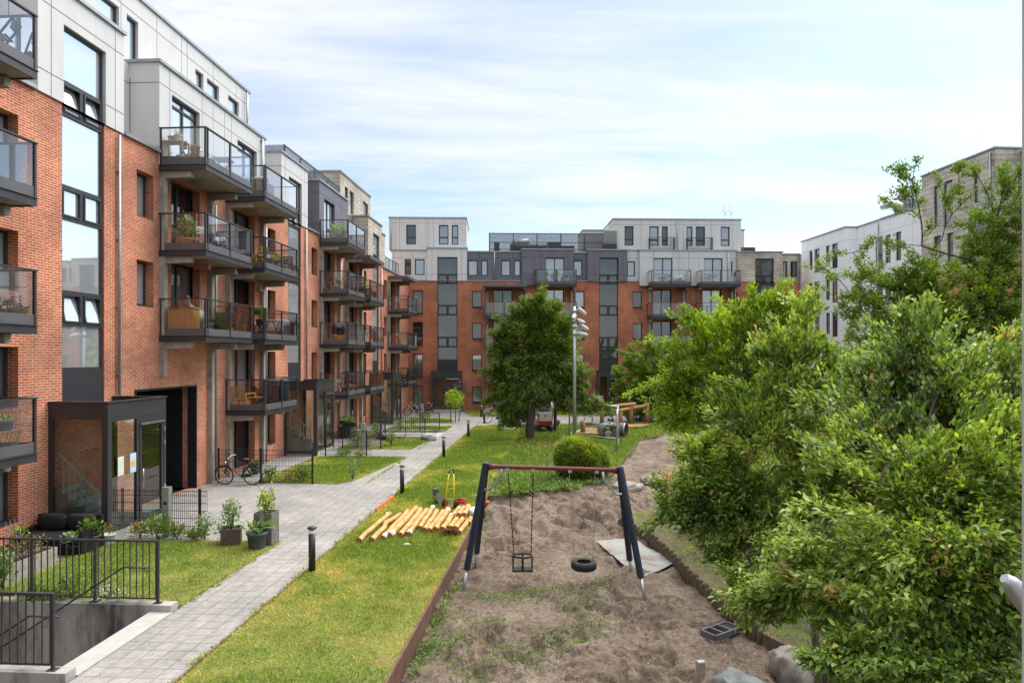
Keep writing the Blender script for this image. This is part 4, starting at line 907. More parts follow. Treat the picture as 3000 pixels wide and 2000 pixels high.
tree('apple_tree', 'large apple tree with withered brown blossom filling the lower right corner', trunkat(3.95, 6.7, -.15, (t.x, 6.7, t.z-.9)),
     blobsat([(2700, 1090, 230, 130, 7.6), (2520, 1380, 180, 150, 7.2), (2790, 1440, 230, 190, 6.4), (2480, 1700, 130, 110, 6.6), (2650, 1820, 180, 130, 5.9), (2900, 1780, 130, 170, 5.6), (2890, 1150, 120, 140, 7.), (2950, 1480, 90, 170, 5.8), (2560, 1190, 150, 110, 7.8), (2330, 1740, 70, 70, 7), (2620, 1580, 170, 120, 6.4), (2780, 1960, 200, 80, 5.5), (2540, 1950, 130, 70, 5.8), (2250, 1760, 95, 65, 7.2), (2370, 1620, 120, 100, 7.), (2440, 1780, 100, 80, 6.4), (2700, 1650, 160, 120, 5.9), (2860, 1620, 140, 120, 5.6), (2930, 1320, 90, 120, 6.2), (2620, 1280, 150, 100, 7.2), (2830, 1250, 130, 100, 7.4), (2430, 1930, 70, 60, 5.9), (2820, 1150, 110, 80, 6.9)], 6.8), 2300, LEAF_APPLE, 98000, .065, .48, 'bark', r0=.0034, rmax=.045, step=.13, spread=.04, shoots=6, shell=.35, brown=.05, jit=.7,
     spires=([at(2700, 1560, 6.3), at(2620, 1430, 6.3), at(2420, 1330, 6.4)], [at(2750, 1500, 6.2), at(2850, 1330, 6.1), at(3000, 1240, 6)], [at(2700, 1650, 6), at(2560, 1530, 6), at(2330, 1480, 6.3)], [at(2720, 1700, 5.8), at(2860, 1640, 5.5), at(2990, 1700, 5.4)], [at(2700, 1300, 6.8), at(2800, 1050, 6.9), at(2990, 1010, 7)], [at(2690, 1750, 5.7), at(2500, 1750, 6.), at(2330, 1690, 6.4)], [at(2600, 1350, 6.4), at(2480, 1200, 6.6), at(2330, 1150, 6.8)], [at(2710, 1000, 7.4), at(2715, 910, 7.3), at(2722, 868, 7.3)], [at(2640, 1000, 7.4), at(2640, 925, 7.3), at(2630, 905, 7.3)], [at(2990, 1000, 7), at(2996, 950, 6.9)], [at(2420, 1560, 7), at(2350, 1640, 6.9)]))

def shrub(name, label, c, r, n, L, leaf, cat='shrub', Wd=.5, stems=5, shell=.3, group=None, parent=None, upright=.5, spires=()):
    c = Vector(c); o = parent or thing(name, label, cat, c, group=group); off = np.array((0, 0, 0)) if parent is None else np.array(c)
    P = sample_blob((0, 0, r[2]), r, n, shell); P = P[P[:, 2] > .0]
    for p, q in spires:
        f = RNG.random((max(8, n//25), 1)); P = np.vstack([P, np.array(p)*(1-f)+np.array(q)*f+RNG.normal(0, .03, (len(f), 3))])
    Dr = P-np.array([0, 0, r[2]*.3]); Dr = Dr/(np.linalg.norm(Dr, axis=1, keepdims=True)+1e-9)+np.array([0, 0, upright])
    b = MB()
    for k in range(stems):
        a = RNG.random()*6.28; q = (math.cos(a)*r[0]*.6, math.sin(a)*r[1]*.6, r[2]*1.5); b.tube([tuple(off), tuple(np.array(q)*.5*np.array([.7,.7,1])+off), tuple(np.array(q)+off)], [.012, .009, .004], 4)
    for p, q in spires: b.tube([tuple(off), tuple(np.array(p)+off), tuple(np.array(q)+off)], [.009, .006, .003], 4)
    if stems: b.build('stems', D['bark'], o)
    leafmesh('foliage', P+off, Dr, np.full(len(P), L), Wd, leaf, o, jit=.8); return o
for nm, l, (u, v, Y), r, n in (('understorey_bush', 'dark leafy bush in the shade behind the near apple tree', (2800, 1290, 11.), (1.5, 1.1, 1.7), 9000), ('understorey_bush', 'dark leafy bush between the two apple trees, farther back', (2480, 1250, 14.), (1.6, 1.1, 1.6), 8000), ('understorey_bush', 'dark leafy bush below the bright green tree', (2230, 1270, 19.), (2.2, 1.2, 1.2), 8000)):
    p = at(u, v, Y); p.z = -.1; shrub(nm, l, p, r, n, .1, LEAF_DARK, 'bush', shell=.6)
# clipped evergreen bush, two rounded lobes
o = thing('round_bush', 'clipped round yellow green evergreen bush behind the swing set', 'bush', (2.5, 26.3, -.05))
P = np.concatenate([sample_blob((0, 0, .80), (.88, .86, .92), 15000, .8), sample_blob((.78, .35, .62), (.52, .6, .66), 7000, .8)]); P = P[P[:, 2] > -.05]
P *= (1+RNG.normal(0, .035, (len(P), 1))); P *= (1+.26*(fbm(P[:, 0]*4+20, P[:, 2]*4+P[:, 1]*3+20, 3, 3)-.45))[:, None]
Dr = P-np.array([.3, .1, .4]); Dr /= np.linalg.norm(Dr, axis=1, keepdims=True); cl = fbm(P[:, 0]*2.5+9, P[:, 2]*2.5+9, 2, 8)
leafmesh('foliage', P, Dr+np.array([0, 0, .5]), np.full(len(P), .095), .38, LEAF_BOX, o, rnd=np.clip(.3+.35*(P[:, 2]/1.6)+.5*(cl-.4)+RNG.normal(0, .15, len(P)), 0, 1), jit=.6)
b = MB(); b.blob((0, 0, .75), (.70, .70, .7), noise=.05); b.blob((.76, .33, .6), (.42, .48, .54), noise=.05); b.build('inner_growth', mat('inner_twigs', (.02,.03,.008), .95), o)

# ------------------------------------------------------------------ grass and weeds that nobody could count
def blades(polys, dens, hgt, wid, z, dry=.35, seed=0):
    Vs = []; Rn = []
    for poly in polys:
        a = np.array(poly); x0, y0 = a.min(0); x1, y1 = a.max(0); n = int((x1-x0)*(y1-y0)*dens); px = RNG.uniform(x0, x1, n); py = RNG.uniform(y0, y1, n)
        k = inpoly(px, py, poly) & (RNG.random(n) < np.clip(16/py, .22, 1)); px, py = px[k], py[k]; n = len(px); ed = edgedist(px, py, poly)
        sc_ = np.clip(py/14, .8, 2.6)
        no = fbm(px*.55, py*.55, 3, 21+seed)*.75+.35*fbm(px*2.2, py*2.2, 3, 44)-.03; bald = np.clip((no-.44)*3.6+dry*np.exp(-(ed/.3)**1.2)*2.2, 0, 1)
        bald = bald*(.55+.45*vnoise(px*7, py*7, 3)); rn = np.clip((.08+.5*RNG.random(n)+.3*(no-.45))*(1-bald)+bald*(.62+.36*RNG.random(n)), 0, 1); h = hgt*(.5+.9*RNG.random(n))*(1-.45*bald)*sc_**.5
        ang = RNG.random(n)*6.283; w_ = wid*sc_*(.6+.8*RNG.random(n)); le = RNG.normal(0, .55, (n, 2))*h[:, None]
        A_ = np.stack([px-np.cos(ang)*w_, py-np.sin(ang)*w_, np.full(n, z)], 1); B_ = np.stack([px+np.cos(ang)*w_, py+np.sin(ang)*w_, np.full(n, z)], 1)
        C_ = np.stack([px+le[:, 0], py+le[:, 1], z+h], 1); Vs.append(np.stack([A_, B_, C_], 1).reshape(-1, 3)); Rn.append(np.repeat(rn, 3))
    V = np.concatenate(Vs); return V, np.arange(len(V)).reshape(-1, 3), np.concatenate(Rn)
V, T3, rn = blades(lawns+[strip], 1500, .05, .011, .01); tag(npmesh('grass', V, T3, GRASS, attr=rn), kind='stuff')
V, T3, rn = blades([island], 300, .11, .013, .0, .0, 5); V2, T2, rn2 = blades([far], 900, .07, .012, .02, .1, 5); T3 = np.vstack([T3, T2+len(V)]); V = np.vstack([V, V2]); rn = np.concatenate([np.clip(rn*.75+.22*(RNG.random(len(rn)//3).repeat(3) > .8), 0, .9), rn2]); tag(npmesh('grass', V, T3, GRASS, attr=rn), kind='stuff')
V, T3, rn = blades([orch], 220, .06, .012, -.1, .2, 9); tag(npmesh('grass', V, T3, GRASS, attr=rn), kind='stuff')
def weeds(name, pts, n, spread, L, leaf, z=None):
    P = []
    for (x, y, k) in pts:
        m_ = int(n*k); q = RNG.normal(0, spread*k**.5, (m_, 2)); P.append(np.stack([x+q[:, 0], y+q[:, 1], np.zeros(m_)], 1))
    P = np.concatenate(P); P[:, 2] = (sandz(P[:, 0], P[:, 1]) if z is None else z)+RNG.random(len(P))*L*.6
    a = RNG.random(len(P))*6.283; Dr = np.stack([np.cos(a)*.7, np.sin(a)*.7, .3+.9*RNG.random(len(P))], 1)
    o = leafmesh(name, P, Dr, np.full(len(P), L), .35, leaf, jit=.4, rnd=RNG.random(len(P))*.9); return tag(o, kind='stuff')
sw = [G(u, v, -.3) for u, v in ((1290, 1885), (1340, 1870), (1400, 1745), (1450, 1742), (1520, 1728), (1560, 1720), (1600, 1722), (1660, 1725), (1680, 1760), (1720, 1770), (1750, 1705), (1300, 1800), (1260, 1905), (1230, 1920), (1210, 1900), (1460, 1830), (1700, 1850), (1740, 1830), (1560, 1930), (1390, 1950), (1500, 1900), (1620, 1870))]
weeds('weeds', [(p.x, p.y, .5+RNG.random()) for p in sw for _ in (0,)], 190, .22, .06, LEAF_WEED)
weeds('weeds', [(RNG.uniform(-1.6, 3.6), RNG.uniform(8, 20), .5+.8*RNG.random()) for _ in range(230)], 12, .18, .04, LEAF_WEED)
ed = [(np.interp(y, [p[1] for p in E], [p[0] for p in E])+.12+.15*RNG.random(), y, .6+RNG.random()) for y in np.concatenate([RNG.uniform(8.5, 15, 26), RNG.uniform(15, 23, 10)])]
weeds('weeds', ed, 26, .07, .075, LEAF_WEED)
isl = [(x, y, .5+RNG.random()) for x, y in zip(RNG.uniform(-.6, 3.5, 200), RNG.uniform(23.4, 33, 200)) if inpoly(np.array([x]), np.array([y]), island)[0]]
weeds('weeds', isl, 60, .2, .12, LEAF_WEED, 0.)
weeds('weeds', [(x, y, 1) for x, y in zip(RNG.uniform(-.4, 2.2, 60), RNG.uniform(23.5, 26, 60)) if y > 23.4+.4*x], 60, .16, .16, LEAF_WEED, 0.)

# grass creeping over the path edges, stones and litter on the sand
tf = []
for d_, s0, s1, n in ((-7.47, 10, 47, 420), (-5.98, 13.4, 17.8, 70), (-5.98, 26, 32.6, 70), (-5.98, 35.4, 39.6, 30)):
    for _ in range(n): s_ = RNG.uniform(s0, s1); x, y = W(s_, d_+RNG.normal(0, .035)); tf.append((x, y, .3+RNG.random()))
weeds('grass_tufts', tf, 9, .035, .06, GRASS, .0)
n = 5200; px = RNG.uniform(-1.8, 4.2, n); py = 9+RNG.random(n)**1.6*16; pz = sandz(px, py)
litter = leafmat('sand_litter', [(0, (.10, .08, .06)), (.5, (.24, .2, .17)), (.85, (.42, .38, .33)), (1, (.55, .5, .42))], .9, .0, .2)
a = RNG.random(n)*6.28; tag(leafmesh('sand_grit', np.stack([px, py, pz+.004], 1), np.stack([np.cos(a), np.sin(a), RNG.normal(0, .25, n)], 1), .018+.03*RNG.random(n)**3, .75, litter, fold=-.5, droop=.3), kind='stuff')
# worn paving joints with moss
jm = []
for _ in range(160): x, y = W(RNG.uniform(10.5, 26), -5.95-.31*RNG.integers(0, 5)-.01); jm.append((x, y, .4))
weeds('joint_moss', jm, 6, .03, .03, LEAF_WEED, .0)
q = G(1615, 1312); weeds('dry_straw', [(q.x+RNG.normal(0, .7), q.y+RNG.normal(0, .9), .8) for _ in range(50)], 22, .25, .1, leafmat('straw', [(0, (.2, .12, .06)), (.6, (.42, .27, .13)), (1, (.5, .36, .2))], .8, .15, .2), .01)
# ------------------------------------------------------------------ things in the courtyard
def lthing(name, label, cat, s, d, z=0., rz=0., group=None):
    return thing(name, label, cat, LF.pt(s, d, z), LF.rz+rz, group)
# near stairwell: walls, floor, steps, kerb (local frame of the left facade)
def stairwell(label, s0, s1, d0, d1, deep, steps=True):
    o = thing('stairwell', label, 'stairwell', (LF.O.x, LF.O.y, 0), LF.rz)
    b = MB(); b.box(s1, s1+.24, d0-.4, d1, -deep, .13); b.build('far_wall', D['pitconcrete'], o)
    b = MB(); b.box(s0-.22, s0, d0-.4, d1, -deep, .13); b.build('near_wall', D['pitconcrete'], o)
    b = MB(); b.box(s0+.002, s1-.002, d1, d1+.2, -deep, .0); b.build('end_wall', D['pitconcrete'], o)
    MB().box(s0, s1, d0, d1, -deep-.1, -deep).build('floor', D['pitconcrete'], o)
    b = MB(); b.box(s0+.003, s1-.003, d0-.43, d0, -deep, .012); b.build('kerb', D['paleconcrete'], o)
    if steps:
        b = MB()
        for k in range(1, 12): b.box(s0+.004, s1-.004, d0+.28*(k-1), d0+.28*k, -deep+.001, -.19*k)
        b.build('steps', D['pitconcrete'], o)
    return o
stairwell('sunken concrete stairwell with stained walls beside the footpath, nearest the camera', *PIT, 2.5)
stairwell('small far sunken concrete stairwell between two lawns, with white bags at its corner', 40.0, 43.2, -5.6, -1.9, .55, False)
def railing(label, s, d0, d1, z, h, gap=.125, post=1.12, hand=None):
    o = lthing('steel_railing', label, 'railing', s, d0, z); L = d1-d0
    n = max(1, round(L/post))
    for k in range(n+1):
        y = L*k/n; y = min(max(y, .02), L-.02); b = MB(); b.box(-.02, .02, y-.022, y+.022, 0, h-.03); b.box(-.06, .06, y-.07, y+.07, -.001, .012); b.build('post', D['darkmetal'], o)
    MB().box(-.025, .025, 0, L, h-.03, h).build('top_rail', D['darkmetal'], o)
    b = MB(); b.box(-.012, .012, 0, L, .07, .095)
    for k in range(int(L/gap)): y = (k+.5)*gap; b.box(-.008, .008, y-.008, y+.008, .095, h-.03)
    b.build('bars', D['darkmetal'], o)
    if hand:
        b = MB(); b.tube([(hand, .08, h*.62), (hand, .55, h*.62), (hand, L, h*.62-L*.58)], .018, 6)
        for y in (.15, 1.2): b.tube([(hand, y, h*.6-max(0, y-.55)*.6), (hand*.5, y, h*.52-max(0, y-.55)*.6), (0, y, h*.56-max(0, y-.55)*.6)], .01, 5)
        b.build('handrail', D['darkmetal'], o)
    return o
railing('long black bar railing on the far wall of the near stairwell', PIT[1]+.12, PIT[2]-.1, PIT[3], .13, 1.17, hand=-.22)
railing('black bar railing on the near wall of the stairwell, cut by the left frame edge', PIT[0]-.11, PIT[2]-.15, PIT[3], .13, 1.13, hand=.2)
railing('black bar railing along the near wall of the small far stairwell', 39.88, -5.45, -1.9, .13, 1.1); railing('black bar railing along the back wall of the small far stairwell', 43.32, -5.7, -1.9, .13, 1.1)
def meshfence(label, s, ds, h=1.2, over=(.25, .25)):
    o = lthing('wire_fence', label, 'fence', s, ds[0]); 
    for d in ds: MB().box(-.03, .03, d-ds[0]-.03, d-ds[0]+.03, 0, h+.05).build('post', D['blackplastic'], o)
    a, c = ds[0]-ds[0]-over[0], ds[-1]-ds[0]+over[1]
    if a > c: a, c = c, a
    b = MB()
    for z in (.06, .26, .46, .66, .86, 1.06, h-.02): b.box(-.012, .012, a, c, z, z+.011)
    n = int((c-a)/.055)
    for k in range(n+1): y = a+(c-a)*k/n; b.box(-.004, .004, y-.004, y+.004, .03, h)
    b.build('wire_mesh', D['blackplastic'], o); return o
meshfence('black wire mesh fence in front of the nearest entrance porch', 18.3, (-3.62, -1.5), over=(.2, .3))
meshfence('black wire mesh fence the green bicycle leans on', 25.72, (-3.95, -1.98, -.35), 1.27, (.02, .02))
meshfence('short black wire fence at the far edge of the middle lawn, before the second porch', 32.95, (-3.95, -1.95), 1.2)
meshfence('short black wire fence behind the side path of the second porch', 35.4, (-4.0, -2.0), 1.2)
def pillar(label, u, v, h):
    p = G(u, v); o = thing('intercom_post', label, 'post', p, LF.rz)
    MB().box(-.08, .08, -.09, .09, 0, h).build('post', D['greymetal'] if h < 1.3 else D['galv'], o)
    b = MB(); b.box(-.085, .085, -.095, .095, h-.22, h+.01); b.build('cap', D['galv'], o)
    b = MB(); b.blob((-.085, 0, h-.4), (.02, .05, .05), 8, 5); b.build('lens', D['blackplastic'], o)
pillar('grey intercom post beside the nearest porch fence', 489, 1571, 1.3); pillar('grey intercom post at the side path of the second porch', 1065, 1315, 1.32); pillar('grey intercom post far off near the parked bicycles', 1237, 1237, 1.32)
# bollard lamps
def bollard(p, label):
    o = thing('bollard_lamp', label, 'bollard lamp', p, 0, 'bollard lamps along the footpath')
    b = MB(); b.lathe([(.0, 0), (.075, 0), (.075, .84), (0, .84)], 14); b.build('post', D['blackplastic'], o)
    b = MB(); b.lathe([(.06, .845), (.068, .94), (0, .94)], 14); b.build('diffuser', D['diffuser'], o)
    b = MB(); b.lathe([(0, .945), (.10, .95), (.10, .98), (.03, 1.0), (0, 1.0)], 14); b.build('cap', D['blackplastic'], o); return o
bol = bollard(G(914, 1674), 'black bollard lamp nearest the camera, left of the log pile')
for (u, v), l in zip(((1178, 1447), (1300, 1341), (1372, 1281), (1419, 1240), (1410, 1221)), ('second bollard lamp from the camera, at the corner of the paved square', 'third bollard lamp from the camera, opposite the side path of the second porch', 'fourth bollard lamp from the camera, opposite the small far stairwell', 'fifth bollard lamp, where the footpath meets the crossing path', 'farthest bollard lamp, on the strip before the brick wall')): dup(bol, G(u, v), label=l)
# edging board of the lawn
eb = MB()
for a, b_ in zip(E, E[1:]): eb.beam((a[0]+.02, a[1], -.16), (b_[0]+.02, b_[1], -.16), .045, .38)
tag(eb.build('edging_board', D['edging']), 'long rust brown edging board between the lawn strip and the sand', 'edging')
kb = MB()
kb.beam((*W(3, -7.5), -.02), (*W(47.5, -7.5), -.02), .03, .09); tag(kb.build('edging_strip', D['edging']), 'thin rusty edging strip between the footpath and the lawn strip', 'edging')
# palisade of short posts
po = thing('palisade_edging', 'low dark palisade of old round posts under the apple trees', 'palisade', (PAL[0][0], PAL[0][1], -.35))
pm = [];
for k in range(5):
    b = MB(); hh = .30+.03*k; b.lathe([(.0, hh+.005), (.045, hh+.002), (.06, hh-.03), (.058, 0)][::-1], 8); pm.append(b.mesh('log', D['palisade']))
seg = [];
for a, b_ in zip(PAL, PAL[1:]):
    a = Vector((*a, 0)); b_ = Vector((*b_, 0)); n = max(1, round((b_-a).length/.118))
    for k in range(n): seg.append(a.lerp(b_, k/n))
for k, p in enumerate(seg[:98]): link('log', pm[k*7 % 5], po, (p.x-PAL[0][0]+random.uniform(-.015, .015), p.y-PAL[0][1], random.uniform(-.03, .03)))
# peeled logs
LOGS = [((335,630),(535,460)),((420,628),(605,458)),((495,617),(655,440)),((540,602),(712,422)),((608,597),(745,432)),((660,592),(780,435)),((738,550),(825,412)),((768,562),(855,437)),((800,567),(890,440)),((838,560),(925,430)),((885,560),(945,470)),((938,553),(985,478)),((972,553),(1025,480)),((995,580),(1055,503)),((1030,465),(1056,410)),((992,467),(1024,418)),((957,470),(998,415)),((905,577),(952,500)),((955,580),(1000,505)),((1055,520),(1078,480))]
LL = ['leftmost peeled log, lying apart from the others','bent peeled log second from the left','third peeled log from the left with white wrapped end','pale peeled log with white band, fourth from the left','long peeled log fifth from the left','sixth peeled log from the left with white band at its near end','peeled log reaching highest at the middle of the pile','slim peeled log just right of the pile middle','peeled log in the middle of the pile, ninth from the left','pale peeled log with whitened top, tenth from the left','thick pale peeled log with green tinted end','short peeled log with dark end right of the thick pale one','short pale peeled log on top, third from the right','rightmost low peeled log with bright orange end','upper right peeled log with white wrapped far end','upper peeled log with dark end, second from the top right','upper peeled log half hidden at the back of the pile','bottom peeled log peeking out under the thick pale one','bottom peeled log peeking out between the short ones','small peeled log stub beside the white plastic bag']
for k, ((p, q), l) in enumerate(zip(LOGS, LL)):
    zz = .085 if k not in (10, 11, 12, 14, 15, 16, 13) else .23
    if k == 13: zz = .1
    if k in (14, 15): zz = .33
    r = .078 if k in (3, 4, 10, 9) else .068
    a = G(900+p[0]/2.24, 1300+p[1]/2.24, zz); b_ = G(900+q[0]/2.24, 1300+q[1]/2.24, zz); mid = (a+b_)/2
    o = thing('peeled_log', l, 'log', a, 0, 'peeled logs piled on the lawn'); v = b_-a
    b = MB(); pts = [v*f+Vector((random.gauss(0, .012), 0, random.gauss(0, .006))) for f in (0, .2, .4, .6, .8, 1)]
    if k == 1: pts[3] += Vector((-.07, 0, .02))
    b.tube(pts, [r*random.uniform(.93, 1.07) for _ in pts], 12, cap=False); b.build('trunk', D['log'], o)
    dd = v.normalized(); MB().tube([-dd*.004, dd*.01], r*.99, 12).build('cut_end', D['logend'], o); MB().tube([v-dd*.01, v+dd*.004], r*.97, 12).build('cut_end', D['logend'], o)
    if k in (2, 3, 5, 0, 9, 10, 11, 12, 14, 6): 
        w_ = MB(); f = (0.03, .1) if k in (2, 3, 5) else (.9, .985); w_.tube([v*f[0], v*f[1]], r*1.1, 12, cap=False); w_.build('white_band', D['softwhite'], o)
# hand truck with red motor, digger bucket, bag, orange boards
p = G(1318, 1490); o = thing('hand_truck', 'yellow upright hand truck with black curved grips behind the log pile', 'hand truck', p, R(-20))
b = MB(); 
for x in (-.14, .14): b.tube([(x, 0, .1), (x*.9, .03, .6), (x*.55, .1, 1.08)], .024, 8)
for z in (.3, .62, .9): b.tube([(-.13+.02*z, .03, z), (.13-.02*z, .03, z)], .014, 6)
b.build('frame', D['yellow'], o)
for x in (-.08, .08):
    b = MB(); b.tube([(x, .1, 1.06), (x, .13, 1.16), (x+.04, .22, 1.2), (x+.06, .3, 1.14)], .02, 6); b.build('grip', D['blackplastic'], o)
for x in (-.2, .2):
    b = MB(); b.lathe([(.0, -.04), (.13, -.045), (.155, -.02), (.155, .02), (.13, .045), (0, .04)], 14, (x, .05, .155), 0, Matrix.Rotation(PI/2, 4, 'Y')); b.build('wheel', D['rubber'], o)
b = MB(); b.box(-.15, .15, -.22, .0, .06, .09); b.box(.2, .5, -.02, .16, .18, .26); b.tube([(.22, .1, .3), (.48, .1, .31)], .035, 8); b.build('base_plate', D['red'], o)
p = G(1296, 1474); o = thing('digger_bucket', 'worn grey digger bucket lying on the lawn behind the logs', 'bucket', p, R(25))
b = MB(); prof = [(-.25, .42), (-.27, .2), (-.18, .03), (.05, .0), (.3, .02)]
for w0 in (0,):
    pr = [(x, z) for x, z in prof]; n = len(pr); vs = [(x, -.24, z) for x, z in pr]+[(x, .24, z) for x, z in pr]; b.add(vs, [(i, i+1, n+i+1, n+i) for i in range(n-1)])
    b.add([(x, -.24, z) for x, z in pr], [tuple(range(n))]); b.add([(x, .24, z) for x, z in pr], [tuple(reversed(range(n)))])
b.build('shell', D['galv'], o); b = MB(); b.box(-.3, -.16, -.1, .1, .3, .5); 
for y in (-.18, -.06, .06, .18): b.box(.27, .4, y-.03, y+.03, .005, .035)
b.build('hitch', D['greymetal'], o)
def bag(label, p, r, m, cat='bag'):
    b = MB(); b.blob((0, 0, r[2]*.8), r, 14, 9, .22, int(p[0]*100)); o = b.build('plastic_bag', m, None, p); tag(o, label, cat)
pb = G(900+1085/2.24, 1300+470/2.24, .1); bag('crumpled white plastic bag at the right end of the log pile', pb, (.2, .16, .13), D['softwhite'])
bag('small white scrap of plastic on the lawn in front of the logs', G(1191, 1597), (.10, .05, .03), D['softwhite'], 'litter')
bag('grey white rubbish bag at the corner of the small far stairwell', G(1255, 1290), (.42, .3, .24), D['lightfabric']); bag('black rubbish bag at the wire fence by the third lawn', G(1113, 1291), (.4, .3, .3), D['blackplastic'])
def plank(label, a, b_, w_, h, m, cat='board'): o = MB().beam(a, b_, w_, h).build('orange_board', m); return tag(o, label, cat)
plank('orange board lying along the footpath edge beside the second bollard', G(1101, 1493, .06), G(1152, 1455, .06), .05, .1, D['orange']); plank('short orange board behind the left swing legs', G(1418, 1485, .0), G(1429, 1468, .25), .12, .05, D['orange'])
# ---- swing set
def sz(u, v): return G(u, v, -.3)
fl, fr_, bl_, br_ = sz(1358, 1722), sz(1888, 1746), sz(1392, 1660), sz(1850, 1682)
tl, tr = at(1427, 1371, (fl.y+bl_.y)/2-.1), at(1812, 1371, (fr_.y+br_.y)/2-.1); tl.z = tr.z = (tl.z+tr.z)/2
o = thing('swing_set', 'steel swing frame with navy legs and worn red crossbar on the sand', 'swing frame', ((tl.x+tr.x)/2, (tl.y+tr.y)/2, -.3)); B0 = Vector(o.location)
b = MB(); pts = [tl+(tr-tl)*f-B0 for f in (.012, .05, .09, .5, .91, .95, .988)]; b.tube(pts, [.085, .06, .048, .048, .048, .06, .085], 14); b.build('crossbar', D['redsteel'], o)
for top, foot in ((tl, fl), (tl, bl_), (tr, fr_), (tr, br_)):
    f = Vector(foot)-B0; t_ = Vector(top)-B0+(Vector(foot)-Vector(top))*.0; off = (f-t_); off.z = 0; off = off.normalized()*.05
    q = t_+Vector((0, 0, .07))+off; e = q.lerp(f, .86); f2 = f-(q-f).normalized()*.1
    b = MB(); b.beam(q, e, .115, .085); b.beam(q+Vector((0, 0, .0)), e, .05, .10); b.build('leg', D['bluesteel'], o)
    b = MB(); b.tube([e, f2], .035, 8); b.build('steel_foot', D['galv'], o.children[-1])
for s_, top, foot in ((1, tl, (fl+bl_)/2), (-1, tr, (fr_+br_)/2)):
    d_ = (tr-tl).normalized()*s_; a = Vector(top)+d_*.34-B0-Vector((0, 0, .04)); e = Vector(top).lerp(Vector(foot), .2)-B0
    b = MB(); b.tube([a, a-d_*.02-Vector((0, 0, .16)), a.lerp(e, .5)-Vector((0, 0, .17)), e+d_*.12-Vector((0,0,.03)), e-Vector((0,0,.02))], [.045, .03, .026, .026, .03], 8); b.build('brace', D['galv'], o)
b = MB()
for f in (.16, .36, .64, .84): p = tl+(tr-tl)*f-B0; b.beam(p-(tr-tl).normalized()*.04-Vector((0, 0, .05)), p+(tr-tl).normalized()*.04-Vector((0, 0, .05)), .1, .06)
b.build('bracket', D['galv'], o)
def chain(b, a, c, r=.011, st=.05):
    n = int((c-a).length/st); 
    for k in range(n):
        p = a.lerp(c, k/n); q = a.lerp(c, (k+1.25)/n if k < n-1 else 1); 
        if k % 2: b.beam(p, q, r*2.6, r*.9)
        else: b.beam(p, q, r*.9, r*2.6)
def onbar(u): f = (u-1427)/(1812-1427); p = tl+(tr-tl)*f; return Vector((p.x, p.y, p.z-.09))
L0, L1 = onbar(1490), onbar(1565); k0, k1 = at(1506, 1625, L0.y), at(1556, 1618, L0.y); c0 = (k0+k1)/2
o = thing('bucket_swing', 'black toddler swing seat with guard bars hanging on black chains', 'swing', c0); 
b = MB(); chain(b, L0-c0, k0-c0); chain(b, L1-c0, k1-c0); b.build('chain', D['blackplastic'], o)
w_ = (k1-k0).length/2+.02; b = MB()
ring = [(w_*math.cos(t), .17*math.sin(t), -.04) for t in np.linspace(0, 2*PI, 17)[:-1]]; b.tube(ring, .024, 8, closed=True)
b.beam((-w_, 0, -.02), (-w_, .0, -.34), .035, .05); b.beam((w_, 0, -.02), (w_, 0, -.34), .035, .05); b.beam((0, -.17, -.03), (0, -.12, -.36), .05, .05); b.beam((0, .17, -.03), (0, .14, -.34), .04, .04); b.build('guard', D['rubber'], o)
b = MB(); b.box(-w_-.02, w_+.02, -.14, .15, -.37, -.33); b.build('seat', D['rubber'], o)
L0, L1 = onbar(1671), onbar(1745); k0, k1 = at(1683, 1640, L0.y), at(1738, 1636, L0.y); c0 = (k0+k1)/2; c0.z -= .12
o = thing('tyre_swing', 'black car tyre swing hanging flat on two thin chains', 'swing', c0)
b = MB(); chain(b, L0-c0, k0-c0, .007); chain(b, L1-c0, k1-c0, .007); b.build('chain', D['galv'], o)
b = MB(); pr = [(.16, .08), (.25, .09), (.285, .05), (.285, -.05), (.25, -.09), (.16, -.08), (.18, -.05), (.18, .05), (.16, .08)]; b.lathe(pr, 28); b.build('tyre', D['rubber'], o)
b = MB(); 
for q in (k0, k1): b.beam(q-c0+Vector((0, 0, .02)), q-c0-Vector((0, 0, .1)), .03, .02)
b.build('fixing', D['chrome'], o)
# rubber mat, boulders, stump, crate
cs = [G(1300+x/2.413, 1150+y/2.413, -.2) for x, y in ((1075, 1033), (1350, 1020), (1685, 1190), (1405, 1297))]; c0 = sum(cs, Vector())/4
b = MB(); n = 14; vs = []
for i in range(n+1):
    for j in range(n+1):
        f, g_ = i/n, j/n; p = cs[0].lerp(cs[1], f).lerp(cs[3].lerp(cs[2], f), g_)-c0; z = sandz(np.array([p.x+c0.x]), np.array([p.y+c0.y]))[0]*.3-.16+.05*math.sin(3.2*f+1.5*g_)*f+.16*f*f*g_*g_; vs.append((p.x, p.y, z-c0.z))
b.add(vs, [(i*(n+1)+j, i*(n+1)+j+1, (i+1)*(n+1)+j+1, (i+1)*(n+1)+j) for i in range(n) for j in range(n)], 0, True)
b.add([(x, y, z-.012) for x, y, z in vs], [(i*(n+1)+j, (i+1)*(n+1)+j, (i+1)*(n+1)+j+1, i*(n+1)+j+1) for i in range(n) for j in range(n)], 0, True)
tag(b.build('rubber_mat', D['rubbermat'], None, c0), 'curled grey rubber mat with sand on it behind the right swing legs', 'mat')
